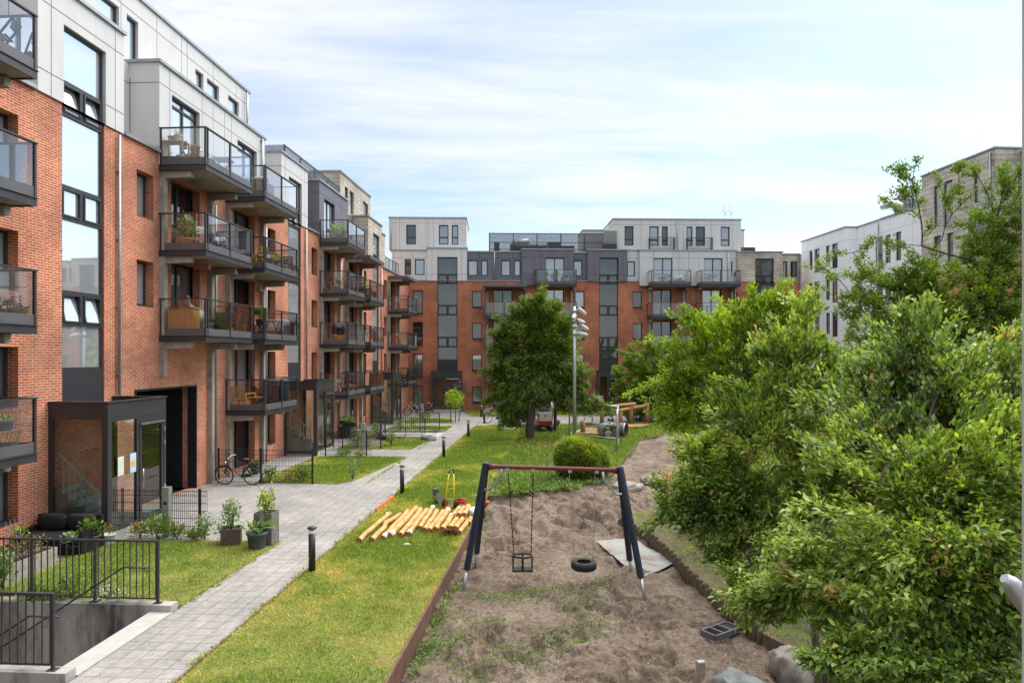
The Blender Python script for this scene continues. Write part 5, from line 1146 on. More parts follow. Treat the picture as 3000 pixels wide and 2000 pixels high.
BO = [((1838, 1450), (.62, .4, .22), 'stone', 'flat pale boulder right behind the right swing leg'), ((1918, 1435), (.55, .45, .25), 'stone', 'pale boulder behind the flat one, beside the long dark boulder'), ((1990, 1425), (.75, .5, .33), 'stone', 'long smooth dark boulder on the sand, middle of the far group'), ((2105, 1425), (.7, .5, .3), 'stone', 'rightmost boulder of the far group, half under the apple leaves'),
      ((2318, 1958), (.44, .32, .32), 'stone', 'large pale topped boulder under the near apple tree'), ((2172, 2022), (.5, .34, .26), 'greystone', 'smooth slate grey boulder at the bottom frame edge'), ((2080, 1330), (.5, .4, .25), 'stone', 'brown boulder at the far end of the sand')]
for k, ((u, v), r, m_, l) in enumerate(BO):
    p = G(u, v, -.28); p.z = sandz(np.array([p.x]), np.array([p.y]))[0]; b = MB(); b.blob((0, 0, r[2]*.38), r, 26, 16, .15, k+3, flat=.75, rot=k*.4); tag(b.build('boulder', D[m_], None, p), l, 'boulder', 'boulders around the sand')
p = G(2053, 1968, -.3); b = MB(); b.box(-.06, .06, -.05, .05, -.05, .17); b.box(-.055, .055, -.045, .045, .172, .178, 1); tag(b.build('wooden_stump', [D['greywood'], D['paleconcrete']], None, p, R(12)), 'short square wooden stump sticking out of the sand', 'stump')
a = G(2112, 1855, -.25); o = thing('plastic_crate', 'upturned black plastic crate with square openings under the apple branches', 'crate', a, R(35))
b = MB(); 
for y in (-.16, .16): b.box(-.34, .34, y-.02, y+.02, 0, .1)
for x in (-.34, -.12, .1, .34): b.box(x-.02, x+.02, -.14, .14, .0, .1)
b.build('frame', D['greymetal'], o); b = MB(); b.box(.12, .32, -.14, .14, .06, .08); b.build('lid', D['blackplastic'], o)
# ---- lamp post with floodlights
p = G(1683, 1297); o = thing('flood_light_post', 'tall grey post with five white spotlights right of the dark tree', 'lamp post', p); H = 7.5
b = MB(); b.tube([(0, 0, 0), (0, 0, 4), (0, 0, H)], [.10, .095, .08], 12); b.build('post', D['galv'], o)
for k, (x, y, z, az, el) in enumerate(((.36, -.1, 7.25, .1, -.75), (-.04, -.25, 6.95, -1.8, -.55), (.28, -.2, 6.68, -.7, -.45), (.46, -.05, 6.38, -.1, -.6), (.36, -.2, 5.98, -.15, -.3))):
    dv = Vector((math.cos(az)*math.cos(el), math.sin(az)*math.cos(el), math.sin(el))); c = Vector((x, y, z)); b = MB()
    b.tube([c-dv*.25, c-dv*.2, c-dv*.0, c+dv*.05], [.06, .09, .12, .125], 12); 
    hood = [c+dv*.05, c+dv*.25, c+dv*.42]; hood = [c+dv*.05, c+dv*.2+Vector((0, 0, .02)), c+dv*.38+Vector((0, 0, .05))]; b.tube(hood, [.125, .115, .04], 12, cap=False); h = b.build('floodlight', D['lampgrey'], o)
    b = MB(); b.tube([c+dv*.06, c+dv*.062], .11, 12); b.build('lens', D['pane1'], h); b = MB(); b.tube([(0, 0, z+.0), (x*.5, y*.5, z-.02), tuple(c-dv*.2)], .03, 6); b.tube([(0, 0, z-.08), (0, 0, z+.08)], .13, 10); b.build('arm', D['galv'], h)
# ---- small excavator
p = G(1592, 1263); o = thing('mini_excavator', 'small white and dark red excavator seen from behind between the dark trunks', 'excavator', p, R(8))
for x in (-.42, .42):
    b = MB(); pr = [(-.75, .12), (-.62, .02), (.62, .02), (.75, .14), (.72, .3), (.6, .36), (-.6, .36), (-.74, .28)]; n = len(pr)
    b.add([(x-.12, y, z) for y, z in pr]+[(x+.12, y, z) for y, z in pr], [tuple(range(n)), tuple(reversed(range(n, 2*n)))]+[(i, n+i, n+(i+1) % n, (i+1) % n) for i in range(n)]); b.build('track', D['rubber'], o)
b = MB(); b.box(-.3, .3, -.4, .6, .3, .45); b.build('undercarriage', D['darkmetal'], o)
b = MB(); pr = [(-.45, -.75), (.45, -.75), (.47, -.5), (.47, .5), (-.47, .5), (-.47, -.5)]; b.prism(pr, .45, .72, bottom=True); b.build('chassis', D['machinered'], o)
b = MB(); pr2 = [(x*.9, y*.98) for x, y in pr[:2]]+[(.44, -.3), (-.44, -.3)]; b.prism(pr2, .722, 1.22); b.build('engine_cover', D['machinewhite'], o)
MB().box(-.46, -.41, -.745, -.4, .73, 1.15).build('tail_trim', D['machinered'], o); MB().box(.41, .46, -.745, -.4, .73, 1.15).build('tail_trim', D['machinered'], o); MB().blob((0, -.725, 1.06), (.1, .03, .05), 10, 6).build('badge', D['machinered'], o)
b = MB()
for x in (-.43, .43):
    for y in (-.3, .5): b.box(x-.035, x+.035, y-.035, y+.035, .72, 2.05)
b.box(-.5, .5, -.36, .58, 2.05, 2.16); b.box(-.46, .46, -.34, .54, 1.2, 1.26); cb = b.build('cab', D['machinewhite'], o)
for y in (-.31, .51): MB().quad((-.4, y, 1.27), (.4, y, 1.27), (.4, y, 2.04), (-.4, y, 2.04)).build('cab_window', D['pane1'], cb)
for x in (-.44, .44): MB().quad((x, -.27, 1.27), (x, .47, 1.27), (x, .47, 2.04), (x, -.27, 2.04)).build('cab_window', D['pane1'], cb)
b = MB(); b.beam((.55, .6, .8), (.75, 1.6, 1.9), .14, .18); b.beam((.75, 1.6, 1.9), (1.15, 1.9, 1.0), .13, .16); b.beam((1.15, 1.9, 1.0), (1.25, 1.8, .55), .1, .12); b.build('boom', D['machinewhite'], o)
b = MB(); b.blob((1.28, 1.8, .4), (.2, .22, .22), 10, 7, .1); b.build('bucket', D['greymetal'], o); b = MB(); b.tube([(.6, .75, 1.1), (.85, 1.45, 2.0)], .035, 6); b.build('ram', D['chrome'], o)
# ---- site fence panels
def panel(label, a, c, h):
    a = Vector(a); c = Vector(c); o = thing('site_fence', label, 'site fence', a, 0, 'steel site fence panels'); d = c-a; b = MB(); u_ = d.normalized()
    P_ = [Vector((0, 0, .02)), Vector((0, 0, h-.12)), u_*.12+Vector((0, 0, h)), d-u_*.12+Vector((0, 0, h)), d+Vector((0, 0, h-.12)), d+Vector((0, 0, .02))]
    b.tube(P_, .045, 8); b.tube([Vector((0, 0, .15)), d+Vector((0, 0, .15))], .034, 6); b.tube([Vector((0, 0, h*.45)), d+Vector((0, 0, h*.45))], .014, 6); b.build('frame', D['galv'], o)
    w_ = MB(); n = int(d.length/.16)
    for k in range(1, n): q = d*(k/n); w_.beam(q+Vector((0, 0, .16)), q+Vector((0, 0, h-.02)), .006)
    w_.build('wire_mesh', D['galv'], o); b = MB(); nrm = Vector((-u_.y, u_.x, 0))
    for q in (d*.0, d): b.beam(q-nrm*.3+Vector((0, 0, .05)), q+nrm*.3+Vector((0, 0, .05)), .2, .1)
    b.build('foot_block', D['darkpot'], o)
panel('steel site fence panel standing behind the clipped round bush', G(1668, 1279), G(1811, 1292), 1.95); panel('steel site fence panel seen edge on beside the clipped round bush', G(1812, 1291), G(1808, 1322), 2.0)
panel('steel site fence panel farther back, rising behind the lamp post', G(1668, 1277), G(1766, 1247), 2.0)
o = thing('fallen_barrier', 'white tube barrier fallen on the lawn left of the dark trunk', 'barrier', G(1459, 1256)); a = G(1458, 1257); b = MB()
b.tube([G(1487, 1247, .05)-a, G(1459, 1256, .05)-a, G(1501, 1257, .05)-a, G(1521, 1248, .05)-a], .045, 6); b.build('hoop', D['whitepaint'], o)
for u, v in ((1495, 1246), (1525, 1246)): b = MB(); b.blob(G(u, v, .15)-a, (.35, .25, .16), 10, 7, .1); b.build('rubber_foot', D['darkpot'], o)
p = G(1537, 1301); b = MB(); b.lathe([(.34, .05), (.44, .11), (.48, .05), (.44, 0), (.34, 0)], 20); tag(b.build('old_tyre', D['rubber'], None, p), 'old tyre lying on the ground beside the dark trunk', 'tyre')
# ---- timber climbing trail and steel tunnel
o = thing('climbing_trail', 'new timber climbing trail of posts, beams and planked decks beyond the site fence', 'play equipment', G(1763, 1249)); a = Vector(o.location)
def wp(u, v, h0=0): p = G(u, v)-a; return p
for (u, v, h) in ((1763.5, 1249, 1.55), (1848, 1247, 1.6), (1896, 1242, 1.5), (1817, 1250, 1.2), (1708, 1272, .85)):
    b = MB(); q = wp(u, v); b.tube([q, q+Vector((0, 0, h*.6)), q+Vector((0, 0, h))], [.16, .15, .14], 10); b.build('post', D['wood'], o)
for (u0, v0, h0), (u1, v1, h1) in (((1763, 1249, 1.25), (1862, 1247, 1.5)), ((1800, 1252, 1.05), (1896, 1242, 1.3))):
    b = MB(); b.tube([wp(u0, v0)+Vector((0, 0, h0)), wp((u0+u1)/2, (v0+v1)/2)+Vector((0, 0, (h0+h1)/2+.03)), wp(u1, v1)+Vector((0, 0, h1))], .12, 10); b.build('beam', D['wood'], o)
for quad, z in ((((1687, 1275), (1756, 1277), (1756, 1259), (1705, 1258)), .15), (((1822, 1259), (1880, 1257), (1905, 1250), (1830, 1250)), .2)):
    b = MB(); P_ = [wp(*q) for q in quad]; n = 7
    for k in range(n): f0, f1 = k/n+.01, (k+1)/n-.01; b.add([tuple(P_[i].lerp(P_[j], f)+Vector((0, 0, zz))) for zz in (z-.08, z) for i, j, f in ((0, 3, f0), (1, 2, f0), (1, 2, f1), (0, 3, f1))], [(4, 5, 6, 7), (0, 1, 5, 4), (1, 2, 6, 5), (2, 3, 7, 6), (3, 0, 4, 7)])
    b.build('deck', D['wood'], o)
def tunnel(label, c, ax, L, r, m_):
    o = thing('steel_tunnel', label, 'play tunnel', c); ax = Vector(ax).normalized(); b = MB(); b.tube([-ax*L/2, ax*L/2], r, 24, cap=False); b.tube([ax*L/2, -ax*L/2], r-.04, 24, cap=False); b.build('barrel', D[m_], o); b = MB()
    for s_ in (-1, 1): q = ax*L/2*s_; b.tube([q-ax*.05, q+ax*.01], r+.015, 24, cap=False)
    b.build('rim', D['chrome'], o); return o
p = G(1779, 1284); t1 = tunnel('short steel play tunnel with orange dot facing the camera', (p.x, p.y, .45), (.25, -1, 0), 1.0, .43, 'galv'); b = MB(); b.blob((-.02, -.1, -.12), (.3, .3, .26), 12, 8); b.build('ball', D['galv'], t1); b = MB(); b.blob((.02, -.40, -.06), (.08, .02, .09), 10, 6); b.build('orange_dot', mat('orange_dot', (.8, .3, .02)), t1)
p = G(1819, 1284); tunnel('short steel play tunnel lying crosswise beside the one with the dot', (p.x, p.y+.5, .45), (1, -.5, 0), .8, .42, 'greymetal')
# ---- bicycles
def bike(label, p, rz, col, lean=.12, basket=False, lie=False):
    o = thing('bicycle', label, 'bicycle', p, rz); rot = Matrix.Rotation(PI/2, 4, 'X'); r = .345
    if lie: o.rotation_euler = (R(80), 0, rz); 
    else: o.rotation_euler.x = lean
    for x in (-.53, .53):
        w_ = MB(); w_.lathe([(r-.03, -.016), (r, -.02), (r+.012, 0), (r, .02), (r-.03, .016)], 28, (x, 0, r), 0, rot); wo = w_.build('wheel', D['rubber'], o)
        w_ = MB(); w_.lathe([(r-.045, -.012), (r-.028, -.014), (r-.028, .014), (r-.045, .012)], 28, (x, 0, r), 0, rot); w_.build('rim', D['chrome'], wo)
        w_ = MB(); 
        for k in range(14): t = 2*PI*k/14; w_.beam((x, 0, r), (x+math.cos(t)*(r-.03), 0, r+math.sin(t)*(r-.03)), .004)
        w_.tube([(x, -.05, r), (x, .05, r)], .025, 8); w_.build('spokes', D['chrome'], wo)
        w_ = MB(); arc = [(x+math.cos(t)*(r+.035), 0, r+math.sin(t)*(r+.035)) for t in (np.linspace(.5, 3.0, 9) if x < 0 else np.linspace(.3, 2.4, 9))]; w_.tube(arc, .018, 6); w_.build('mudguard', D[col], o)
    b = MB(); S = (-.14, 0, .30); seat = (-.27, 0, .82); head = (.36, 0, .86); hb_ = (.40, 0, .72)
    for p_, q in ((S, seat), (seat, head), (S, hb_), (S, (-.53, .05, r)), (S, (-.53, -.05, r)), ((-.26, 0, .72), (-.53, .05, r)), ((-.26, 0, .72), (-.53, -.05, r)), (head, hb_)): b.tube([p_, q], .017, 6)
    for y in (-.05, .05): b.tube([hb_, (.44, y, .62), (.53, y, r)], .013, 6)
    b.build('frame', D[col], o)
    b = MB(); b.tube([head, (.33, 0, 1.0)], .013, 6); b.tube([(.18, -.28, 1.05), (.30, -.24, 1.06), (.36, 0, 1.0), (.30, .24, 1.06), (.18, .28, 1.05)], .013, 6); b.build('handlebar', D['chrome'], o)
    b = MB(); b.tube([seat, (-.30, 0, .95)], .013, 6); b.blob((-.32, 0, .97), (.14, .09, .04), 10, 6); b.build('saddle', D['darkwood'], o)
    b = MB(); b.tube([(-.75, -.06, .78), (-.35, -.06, .76)], .009, 5); b.tube([(-.75, .06, .78), (-.35, .06, .76)], .009, 5); b.tube([(-.72, .06, .78), (-.53, .06, r)], .008, 5); b.tube([(-.72, -.06, .78), (-.53, -.06, r)], .008, 5); b.box(-.75, -.35, -.07, .07, .785, .795); b.build('rack', D['blackplastic'], o)
    b = MB(); b.beam((-.53, -.07, r), (-.1, -.07, .31), .02, .13); b.tube([(-.14, -.12, .3), (-.04, -.13, .17)], .012, 5); b.tube([(-.14, .12, .3), (-.24, .13, .43)], .012, 5); b.build('chain_guard', D['blackplastic'], o)
    b = MB(); b.blob((.47, 0, .82), (.05, .05, .05), 8, 6); b.build('headlamp', D['chrome'], o)
    if basket:
        b = MB(); 
        for k in range(8): t = k*PI/4; b.beam((.55+.12*math.cos(t), .14*math.sin(t), .8), (.55+.17*math.cos(t), .19*math.sin(t), 1.02), .012)
        for z, q in ((.8, 1), (.9, 1.2), (1.02, 1.4)): b.tube([(.55+.12*q*math.cos(t), .14*q*math.sin(t), z) for t in np.linspace(0, 2*PI, 13)[:-1]], .008, 5, closed=True)
        b.build('basket', D['paleconcrete'], o)
    return o
p = LF.pt(25.45, -1.25, 0); o = bike('dark green city bicycle leaning on the wire fence beside the passage', p, LF.rz-PI/2+PI, 'bikegreen', -.1)
p = G(1212, 1217); bike('white framed bicycle parked before the dark door at the far left', p, R(170), 'whitepaint'); p = G(1250, 1219); bike('black bicycle parked at the intercom post far left', p, R(60), 'blackplastic')
p = G(1450, 1238); bike('dark bicycle with a front basket on the crossing path', p, R(200), 'darkmetal', basket=True); p = G(1470, 1238); bike('mint green bicycle parked on the crossing path', p, R(110), 'bikemint')
p = G(1722, 1243, .05); bike('white bicycle lying on its side on the far path', p, R(10), 'whitepaint', lie=True); p = G(1752, 1244, .05); bike('dark bicycle lying on the far path beside the white one', p, R(-20), 'darkmetal', lie=True)
p = G(1802, 1243); bike('dark bicycle parked behind the timber trail, left one', p, R(5), 'darkmetal'); p = G(1872, 1240); bike('black bicycle parked behind the timber trail, nearer the small tree', p, R(15), 'blackplastic')
def hoop(label, u0, u1, v, h):
    a = G(u0, v); c = G(u1, v); b = MB(); d = c-a; o = b.tube([Vector((0, 0, 0)), Vector((0, 0, h-.1)), Vector((.1, 0, h)), d+Vector((-.1, 0, h)), d+Vector((0, 0, h-.1)), d], .03, 8).build('bike_rack', D['chrome'], None, a); tag(o, label, 'bike rack')
hoop('tall steel bike hoop left of the fallen bicycles', 1690, 1734, 1243, 1.15); hoop('low steel bike hoop among the fallen bicycles', 1712, 1736, 1246, .7)
# armrest and post of the balcony the picture was taken from
o = thing('garden_chair', 'pale grey metal chair armrest poking in at the right frame edge', 'chair', (.86, 1.1, CH-1.05)); b = MB(); b.beam((.0, 0, 0), (.0, 0, .5), .03); b.build('leg', D['whitepaint'], o); a = Vector((.86, 1.1, CH-1.05))
b = MB(); b.tube([at(2942, 1692, 1.1)-a, at(2960, 1706, 1.1)-a, at(2990, 1740, 1.1)-a, at(3040, 1800, 1.1)-a, at(3080, 1860, 1.1)-a], [.008, .013, .018, .02, .02], 12); b.build('armrest', D['galv'], o)
b = MB(); b.box(0, .05, 0, .05, 0, 3.5); tag(b.build('balcony_post', mat('post_paint', (.45, .40, .38), .6), None, (at(2994, 0, 1.0).x, 1.0, CH-1.3), -math.atan(.747)), 'pale grey balcony post along the right frame edge', 'post')
# ------------------------------------------------------------------ furniture and plants, terraces and balconies
def foldchair(label, p, rz, m, cush=None, group=None):
    o = thing('folding_chair', label, 'chair', p, rz, group); M_ = D[m]
    b = MB(); 
    for k in range(5): b.box(-.2, .2, -.18+.08*k, -.12+.08*k, .44, .455)
    b.build('seat', M_, o); b = MB()
    for z in (.62, .70, .78): b.beam((-.2, .24+(z-.45)*.25, z), (.2, .24+(z-.45)*.25, z), .02, .07)
    b.build('backrest', M_, o); b = MB()
    for x in (-.21, .21): b.beam((x, -.2, 0), (x, .33, .83), .03, .04); b.beam((x*.9, .24, 0), (x*.9, -.17, .44), .03, .04)
    b.beam((-.21, -.16, .06), (.21, -.16, .06), .02); b.beam((-.19, .2, .05), (.19, .2, .05), .02); b.build('legs', M_, o)
    if cush: MB().box(-.2, .2, -.18, .2, .457, .51).build('cushion', D[cush], o)
    return o
def foldtable(label, p, rz, m, w_=.6, d=.6, h=.72, name='folding_table'):
    o = thing(name, label, 'table', p, rz); b = MB(); b.box(-w_/2, w_/2, -d/2, d/2, h-.025, h); b.build('table_top', D[m], o); b = MB()
    for y in (-d*.38, d*.38): b.beam((-w_*.42, y, 0), (w_*.42, y, h-.03), .032); b.beam((w_*.42, y, 0), (-w_*.42, y, h-.03), .032)
    b.build('legs', D[m], o); return o
def armchair(label, p, rz, m, cush=None, slat=True):
    o = thing('armchair', label, 'armchair', p, rz); M_ = D[m]; b = MB(); b.box(-.32, .32, -.3, .3, .3, .36); b.build('seat', M_, o); b = MB()
    for x in (-.31, .31): b.beam((x, .28, .3), (x, .42, .85), .05)
    for k in range(5): z = .42+.1*k; b.beam((-.3, .3+(z-.3)*.25, z), (.3, .3+(z-.3)*.25, z), .02, .07)
    b.build('backrest', M_, o)
    for x in (-.35, .35):
        b = MB(); b.box(x-.03, x+.03, -.33, .35, .56, .6)
        for y in (-.3, .3): b.box(x-.03, x+.03, y-.03, y+.03, 0, .56)
        b.build('arm', M_, o)
    if cush: b = MB(); b.box(-.29, .29, -.29, .27, .362, .47); b.beam((0, .3, .62), (0, .36, .63), .55, .4); b.build('cushion', D[cush], o)
    return o
def sofa(label, p, rz, m, cush, L=1.5, d=.75, name='sofa', hb=.75):
    o = thing(name, label, 'sofa', p, rz); b = MB(); b.box(-L/2, L/2, -d/2, d/2, .06, .33); b.build('base', D[m], o); b = MB(); b.box(-L/2, L/2, d/2-.1, d/2, .33, hb); b.build('backrest', D[m], o)
    for s_ in (-1, 1): b = MB(); b.box(s_*L/2-.07*(s_ > 0)*1-.0, s_*L/2+.07*(s_ < 0), -d/2, d/2-.1, .332, .58); b.build('arm', D[m], o)
    n = 2 if L > 1.2 else 1
    for k in range(n):
        x0 = -L/2+.08+(L-.16)*k/n; x1 = x0+(L-.16)/n-.01; b = MB(); b.box(x0, x1, -d/2-.01, d/2-.11, .333, .45); b.build('seat_cushion', D[cush], o)
        b = MB(); c = ((x0+x1)/2, d/2-.17, .66); b.blob(c, ((x1-x0)/2*1.08, .12, .26), 14, 8, .05, k, flat=.75); b.build('back_cushion', D[cush], o)
    return o
def pot(label, p, r, h, m, plant=None, ph=.3, n=160, L=.07, cat='plant pot', flare=.8, parts=True, pr=None):
    o = thing('plant_pot', label, cat, p); b = MB(); b.lathe([(r*flare*.98, 0), (r*.97, h*.86), (r*1.06, h*.87), (r*1.08, h), (r*.98, h), (r*.95, h*.88), (0, h*.88)], 16); b.build('pot', D[m], o)
    if plant: shrub('', '', (0, 0, h*.8), ((pr or r*1.3), (pr or r*1.3), ph/2), n, L, plant, parent=o, stems=3)
    return o
def boxplanter(label, p, rz, w_, d, h, m, plant=None, ph=.3, n=200, L=.07, name='planter', spires=()):
    o = thing(name, label, 'planter', p, rz); b = MB(); t = .03
    b.box(-w_/2, w_/2, -d/2, -d/2+t, 0, h); b.box(-w_/2, w_/2, d/2-t, d/2, 0, h); b.box(-w_/2, -w_/2+t, -d/2+t, d/2-t, 0, h); b.box(w_/2-t, w_/2, -d/2+t, d/2-t, 0, h); b.build('box', D[m], o)
    MB().box(-w_/2+t, w_/2-t, -d/2+t, d/2-t, h*.3, h*.85).build('soil', D['soil'], o)
    if plant: shrub('', '', (0, 0, h*.8), (w_*.5, d*.5, ph/2), n, L, plant, parent=o, stems=5, spires=spires)
    return o
def LP(s, d, z=0.): return LF.pt(s, d, z)
rL = LF.rz
# near terrace
sofa('black wicker two seat sofa with cushions against the glass porch', LP(16.75, -.95), rL+R(-90), 'rattan', 'blackfabric', 1.65, .8, hb=.82)
armchair('black wicker armchair with its back to the railing, lower left', LP(14.3, -.75), rL+R(90)+R(180), 'rattan', 'blackfabric')
o = foldtable('low black wicker table before the sofa on the near terrace', LP(15.7, -.7), rL, 'rattan', .9, .55, .42, 'coffee_table')
pot('black pot of yellow green foliage standing on the wicker table', LP(15.75, -.72, .42), .13, .2, 'blackplastic', LEAF_YEL, .3, 140, .06)
b = boxplanter('weathered board planter box with rusty plants on the near terrace', LP(14.9, -1.5), rL, 1.5, .42, .42, 'greywood', LEAF_RUST, .5, 260, .07)
tr_ = MB()
for k in range(4): tr_.beam((-.3+.1*k, 0, .35), (-.35+.12*k, .1, 1.25), .01)
for k in range(5): z = .55+.15*k; tr_.beam((-.36, .03+.02*k, z), (.08, .05+.02*k, z), .01)
tr_.build('trellis', D['galv'], b)
pot('low dark bowl of sage on the terrace edge', LP(16.45, -1.5), .2, .25, 'blackplastic', LEAF_SAGE, .35, 200, .09); pot('dark pot with a feathery green plant beside the sofa arm', LP(16.9, -1.62), .2, .36, 'darkpot', LEAF_WEED, .5, 380, .09); pot('small white pot with dry plant at the terrace corner', LP(17.35, -1.75), .15, .28, 'softwhite', LEAF_RUST, .3, 90, .07)
# bed along the fence and shrubs of the near lawn
for k, (d, r, hh, lf, n, L_, l) in enumerate(((-2.2, .3, .45, LEAF_RUST, 260, .08, 'rusty fern like plant at the foot of the porch fence'), (-2.75, .45, .7, LEAF_WEED, 500, .09, 'leafy green shrub against the porch fence'), (-3.2, .3, .4, LEAF_WEED, 260, .08, 'low green plant between the shrub and the intercom post'), (-3.75, .3, .3, LEAF_DARK, 400, .07, 'low dark conifer at the corner of the porch fence'), (-3.95, .28, .75, LEAF_SAGE, 220, .08, 'upright bushy plant right of the dark conifer'), (-4.5, .3, .6, LEAF_SAGE, 160, .08, 'thin bush leaning towards the planters'))):
    p = LP(17.95-.1*(k % 2), d, .0); shrub('shrub', l, p, (r, r*.8, hh/2), n, L_, lf)
shrub('bush', 'small green bush behind the near railing, middle of the lawn edge', G(212, 1765), (.34, .3, .3), 420, .07, LEAF_WEED); shrub('flowering_bush', 'grey green bush with white flowers behind the near railing', G(320, 1772), (.34, .28, .2), 420, .05, leafmat('white_bloom', [(0,(.05,.09,.04)),(.55,(.1,.15,.07)),(.72,(.6,.58,.58)),(1,(.75,.72,.72))])); shrub('bush', 'grey tall herb at the left frame edge behind the railing', G(8, 1730), (.25, .25, .45), 400, .09, LEAF_SAGE)
shrub('bush', 'low leafy weeds behind the corner of the near railing', G(110, 1772), (.4, .2, .17), 300, .09, LEAF_WEED); shrub('bush', 'low grey cushion plant right of the leafy weeds by the railing', G(158, 1772), (.25, .2, .12), 200, .06, LEAF_SAGE)
# planters on the corner of the square
p = G(678, 1593); boxplanter('square brown wicker planter with a loose leafy shrub', p, rL+R(20), .46, .46, .42, 'wicker', LEAF_SAGE, .85, 420, .075)
p = G(781, 1592); boxplanter('tall weathered wooden planter behind the round grey pot', p, rL, .46, .46, .82, 'dampwood', LEAF_YEL, .75, 420, .07, spires=(((-.1, 0, .5), (-.75, .1, 1.35)), ((.1, 0, .5), (.6, 0, 1.1))))
pot('big round dark grey pot with broad leaves at the path corner', G(753, 1607), .24, .42, 'darkpot', LEAF_SAGE, .35, 60, .2)
# middle lawn and far terraces
shrub('tall_weed', 'tall thin flowering stalks in the middle lawn', G(1033, 1407), (.2, .2, .45), 160, .07, LEAF_SAGE, spires=(((0, 0, .5), (.1, 0, 1.3)), ((.1, 0, .4), (.35, .1, 1.1)), ((-.1, 0, .4), (-.05, 0, 1.2)))); shrub('shrub', 'dry brown bush at the near edge of the middle lawn behind the wire fence', G(850, 1408), (.35, .3, .22), 260, .07, LEAF_RUST); shrub('shrub', 'green weeds at the near edge of the middle lawn, left of the fence post', G(890, 1410), (.35, .2, .28), 240, .1, LEAF_WEED); shrub('shrub', 'weeds at the wall corner behind the green bicycle', G(790, 1412), (.3, .3, .3), 240, .1, LEAF_WEED)
shrub('shrub', 'low green shrub at the far edge of the middle lawn', G(1005, 1340), (.45, .3, .22), 320, .09, LEAF_WEED); shrub('shrub', 'brown green shrub at the far edge of the middle lawn, right one', G(1055, 1341), (.35, .3, .2), 240, .08, LEAF_RUST)
shrub('variegated_shrub', 'pale variegated shrub in front of the grey intercom post', G(1047, 1312), (.42, .35, .55), 420, .11, LEAF_SAGE); shrub('shrub', 'small upright green shrub on the third lawn', G(1145, 1308), (.3, .25, .42), 240, .1, LEAF_WEED); shrub('shrub', 'reddish shrub beside the black rubbish bag', G(1090, 1300), (.35, .3, .4), 240, .09, LEAF_RUST); shrub('shrub', 'green shrub left of the railing of the small stairwell', G(1100, 1283), (.35, .3, .5), 260, .1, LEAF_WEED)
for u, v, l in ((1168, 1248, 'left round low bush on the fourth lawn'), (1205, 1248, 'right round low bush on the fourth lawn')): shrub('shrub', l, G(u, v), (.5, .4, .28), 300, .1, LEAF_WEED)
shrub('shrub', 'bush beside the far intercom post', G(1245, 1238), (.5, .4, .4), 300, .1, LEAF_WEED)
p = G(1332, 1236); o = shrub('small_tree', 'young multi stemmed green tree on the small lawn before the far porch', p, (.75, .65, .85), 900, .14, LEAF_BRIGHT, 'tree', stems=0); 
for ch in o.children: ch.location.z = .75
b = MB(); 
for x in (-.25, .05, .3): b.tube([(x, 0, 0), (x*1.3, 0, .8), (x*2, 0, 1.7)], [.04, .03, .015], 6)
b.build('stems', D['bark'], o)
MB_ = MB(); MB_.box(-.6, .6, -.35, .35, 0, .62); MB_.box(-.63, .63, -.38, .38, .622, .68); tag(MB_.build('storage_box', D['blackplastic'], None, G(1020, 1281), rL), 'black garden storage box on the terrace beyond the second porch', 'box')
pf = thing('picket_edging', 'tiny white picket edging round a bed beyond the second porch', 'edging', LP(36.2, -2.9), rL)
for k in range(16): b = MB(); b.add([(k*.02, -.9+k*.12-.05, 0), (k*.02, -.9+k*.12+.05, 0), (k*.02, -.9+k*.12+.05, .34), (k*.02, -.9+k*.12, .42), (k*.02, -.9+k*.12-.05, .34)], [(0, 1, 2, 3, 4)]); b.build('picket', D['whitepaint'], pf)
for s, d, l in ((38.3, -1.3, 'black hanging flower trough in front of the third terrace door, higher one'), (37.2, -1.8, 'black hanging flower trough with white flowers, lower one')):
    o = boxplanter(l, LP(s, d, .95), rL+R(90), .75, .25, .22, 'blackplastic', LEAF_WEED, .3, 160, .1); b = MB(); b.beam((0, 0, -.95), (0, 0, 0), .04); b.build('stand', D['darkmetal'], o)
pot('two small dark nursery pots on the middle terrace', LP(27.6, -.9), .18, .3, 'blackplastic', LEAF_WEED, .3, 140, .1)
# ---- balconies (front rail at d=-1.6, deck 8 cm above the plate)
A1, B0_, B1_, A2, B2_, A3 = SB[1]+4.38, SB[0]+8.88, SB[1]+8.88, SB[2]+4.38, SB[2]+8.88, SB[3]+4.38
dk = .1
foldchair('dark wooden slatted folding chair on the topmost near balcony', LP(B0_+2.9, -1.15, 11.0+dk), rL+R(200), 'darkwood'); armchair('slatted wooden armchair on the topmost near balcony', LP(B0_+2.2, -1.1, 11.0+dk), rL+R(160), 'wood')
for k, (s, r, h, m, lf, l) in enumerate(((2.5, .12, .22, 'darkpot', LEAF_SAGE, 'dark pot with purple topped plant on the near third floor balcony'), (2.66, .13, .16, 'terracotta', LEAF_WEED, 'terracotta pot with spreading green plant on the near balcony'), (2.86, .12, .15, 'redpot', LEAF_WEED, 'red brown pot between green seedlings on the near balcony'), (3.05, .15, .2, 'orangepot', LEAF_WEED, 'wide ochre pot with leggy seedlings on the near balcony'), (3.26, .11, .19, 'yellow', LEAF_WEED, 'small yellow pot at the end of the balcony pot row'))):
    pot(l, LP(B0_+s, -1.38, 5.4+.18), r, h, m, lf, .3 if k != 4 else .08, 60, .06)
o = thing('wire_basket_table', 'white wire basket side table with a round top on the lowest near balcony', 'side table', LP(B0_+2.95, -1.22, 2.6+dk)); b = MB()
